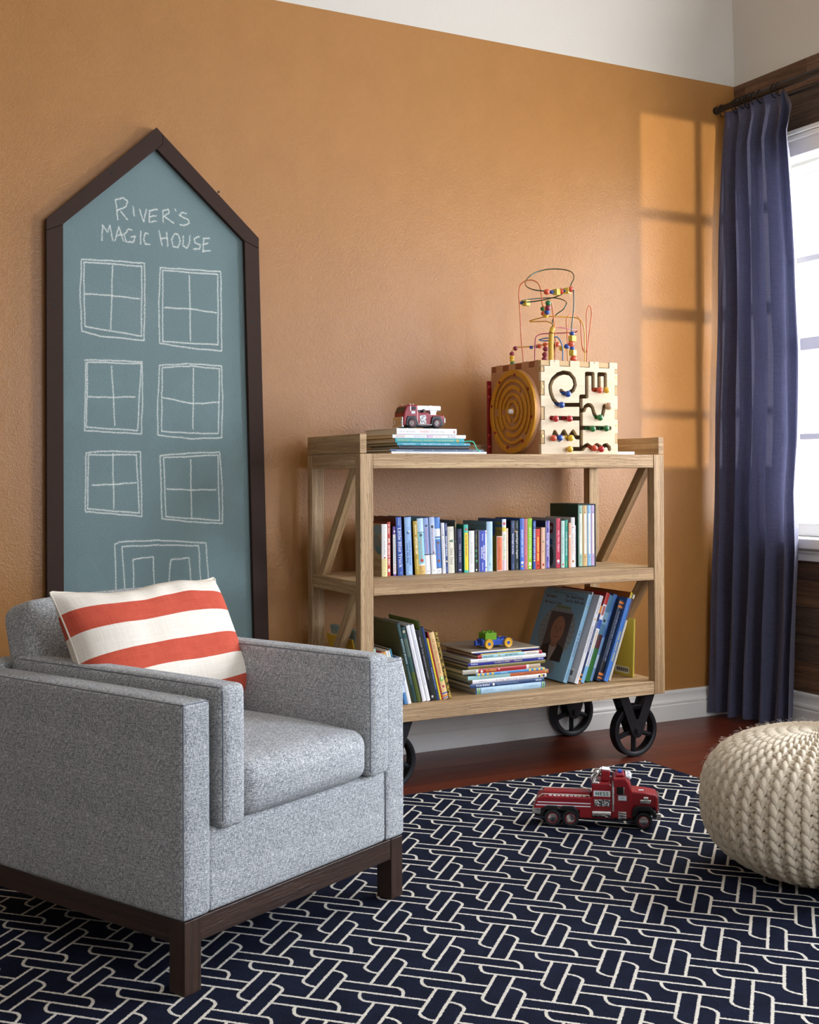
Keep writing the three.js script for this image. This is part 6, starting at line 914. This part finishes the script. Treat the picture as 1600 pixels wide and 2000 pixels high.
  const top = [
    [-1.801, -1.458, 0.0078, { bg: '#eceae6', text: [['EMILY GRAVETT', 0.24, 0.6, '#9a9892', 'f', 0.2], ['A DOGS DAY', 0.44, 0.6, '#8c8a86', 'f', 0.16]] }, '#3a3630', 'white book, lowest of the stack under the small truck', 0.23],
    [-1.805, -1.467, 0.0068, { bg: '#4a5f78', text: [['Song from the Mountain', 0.15, 0.6, '#cfd8e2', 'f', 0.18], ['HarperCollins', 0.93, 0.6, '#c3ccd6', 's', 0.1]], dots: [[0.5, 0.45, 0.3, '#8fa6b8'], [0.5, 0.7, 0.3, '#7f94a8']] }, '#26231f', 'thin slate blue book second from the bottom on the shelf top', 0.23],
    [-1.774, -1.521, 0.0112, { bg: '#222124', bands: [[0, 0.3, '#26262a']] }, '#1f1e1c', 'black book in the stack under the small truck', 0.2],
    [-1.781, -1.519, 0.0092, { bg: '#3c8da3', text: [['Fogliano/Stead', 0.16, 0.6, '#cfe2e6', 's', 0.17], ['If you want to see a whale', 0.52, 0.6, '#dfecee', 's', 0.4], ['m', 0.93, 0.5, '#f0f0ee', 'b', 0.02]] }, '#8f9a6a', 'steel teal book just beneath the bright teal treasury', 0.24],
    [-1.787, -1.54, 0.0142, { bg: '#2f9aa0', text: [['NURSERY ANIMAL STORIES FOR BEDTIME', 0.44, 0.6, '#c9b45c', 'f', 0.82]], dots: [[0.5, 0.9, 0.36, '#b89a3c']] }, '#c9b98f', 'bright teal book with gold title and green ribbon on the shelf top', 0.25],
    [-1.795, -1.533, 0.0112, { bg: '#efeeec', text: [['SEUSS', 0.1, 0.55, '#b06a4a', 'b', 0.12], ['Mr Brown Can', 0.36, 0.5, '#4a5aa0', 'f', 0.15], ['MOO!', 0.5, 0.75, '#b0459a', 'b', 0.09], ['Can You?', 0.62, 0.5, '#c25a3a', 'f', 0.1], ['Dr. Seuss', 0.8, 0.66, '#2a2a2a', 'f', 0.11]], panels: [] }, '#d8a52c', 'thin white book with coloured lettering second from the top on the shelf top', 0.25],
    [-1.783, -1.569, 0.0195, { bg: '#f1efec', text: [['ZION GRAHAM', 0.17, 0.34, '#6a6864', 'f', 0.26], ['HARRY', 0.46, 0.5, '#b03a30', 'f', 0.17], ['the Dirty Dog', 0.67, 0.42, '#77746f', 'f', 0.22]], panels: [[0.3, 0.945, 0.7, 0.965, '#b03a30']] }, '#e4e0d6', 'thick white book directly under the small toy truck', 0.23],
  ];
  y = Yt;
  top.forEach(([x0, x1, t, spine, cover, label, d], i) => { const b = book('picture_book', { t: t - 0.0003, h: x1 - x0, d, spine, cover, label, group: tg, soft: t < 0.009 }); b.rotation.z = Math.PI / 2; b.position.set(x1, y + 0.0001, 0.43 - (i % 3) * 0.002); y += t; if (i === 4) { const rb = tube([[0.004, 0.001, -0.02], [0.006, -0.018, -0.01], [0.004, -0.034, -0.002], [-0.02, -0.048, 0.002], [-0.0285, -0.062, 0.003]], 0.0022, 40, 6); rb.scale(1, 1, 0.35); part('ribbon', rb, mat(new THREE.Color(0x37b08a), 0.6), b); } });
  console.log('top stack', y.toFixed(4));
  { const b = book('picture_book', { t: 0.0105, h: 0.086, d: 0.235, spine: { bg: '#e9ebee' }, cover: '#dcdee2', label: 'flat white book lying right of the activity cube', soft: false }); b.rotation.z = Math.PI / 2; b.position.set(-0.8575, Yt, 0.425); }
}
scene.traverse((o) => { if (o.isMesh) { o.castShadow = true; o.receiveShadow = true; } if (o.isDirectionalLight) o.castShadow = true; });
renderer.render(scene, camera);
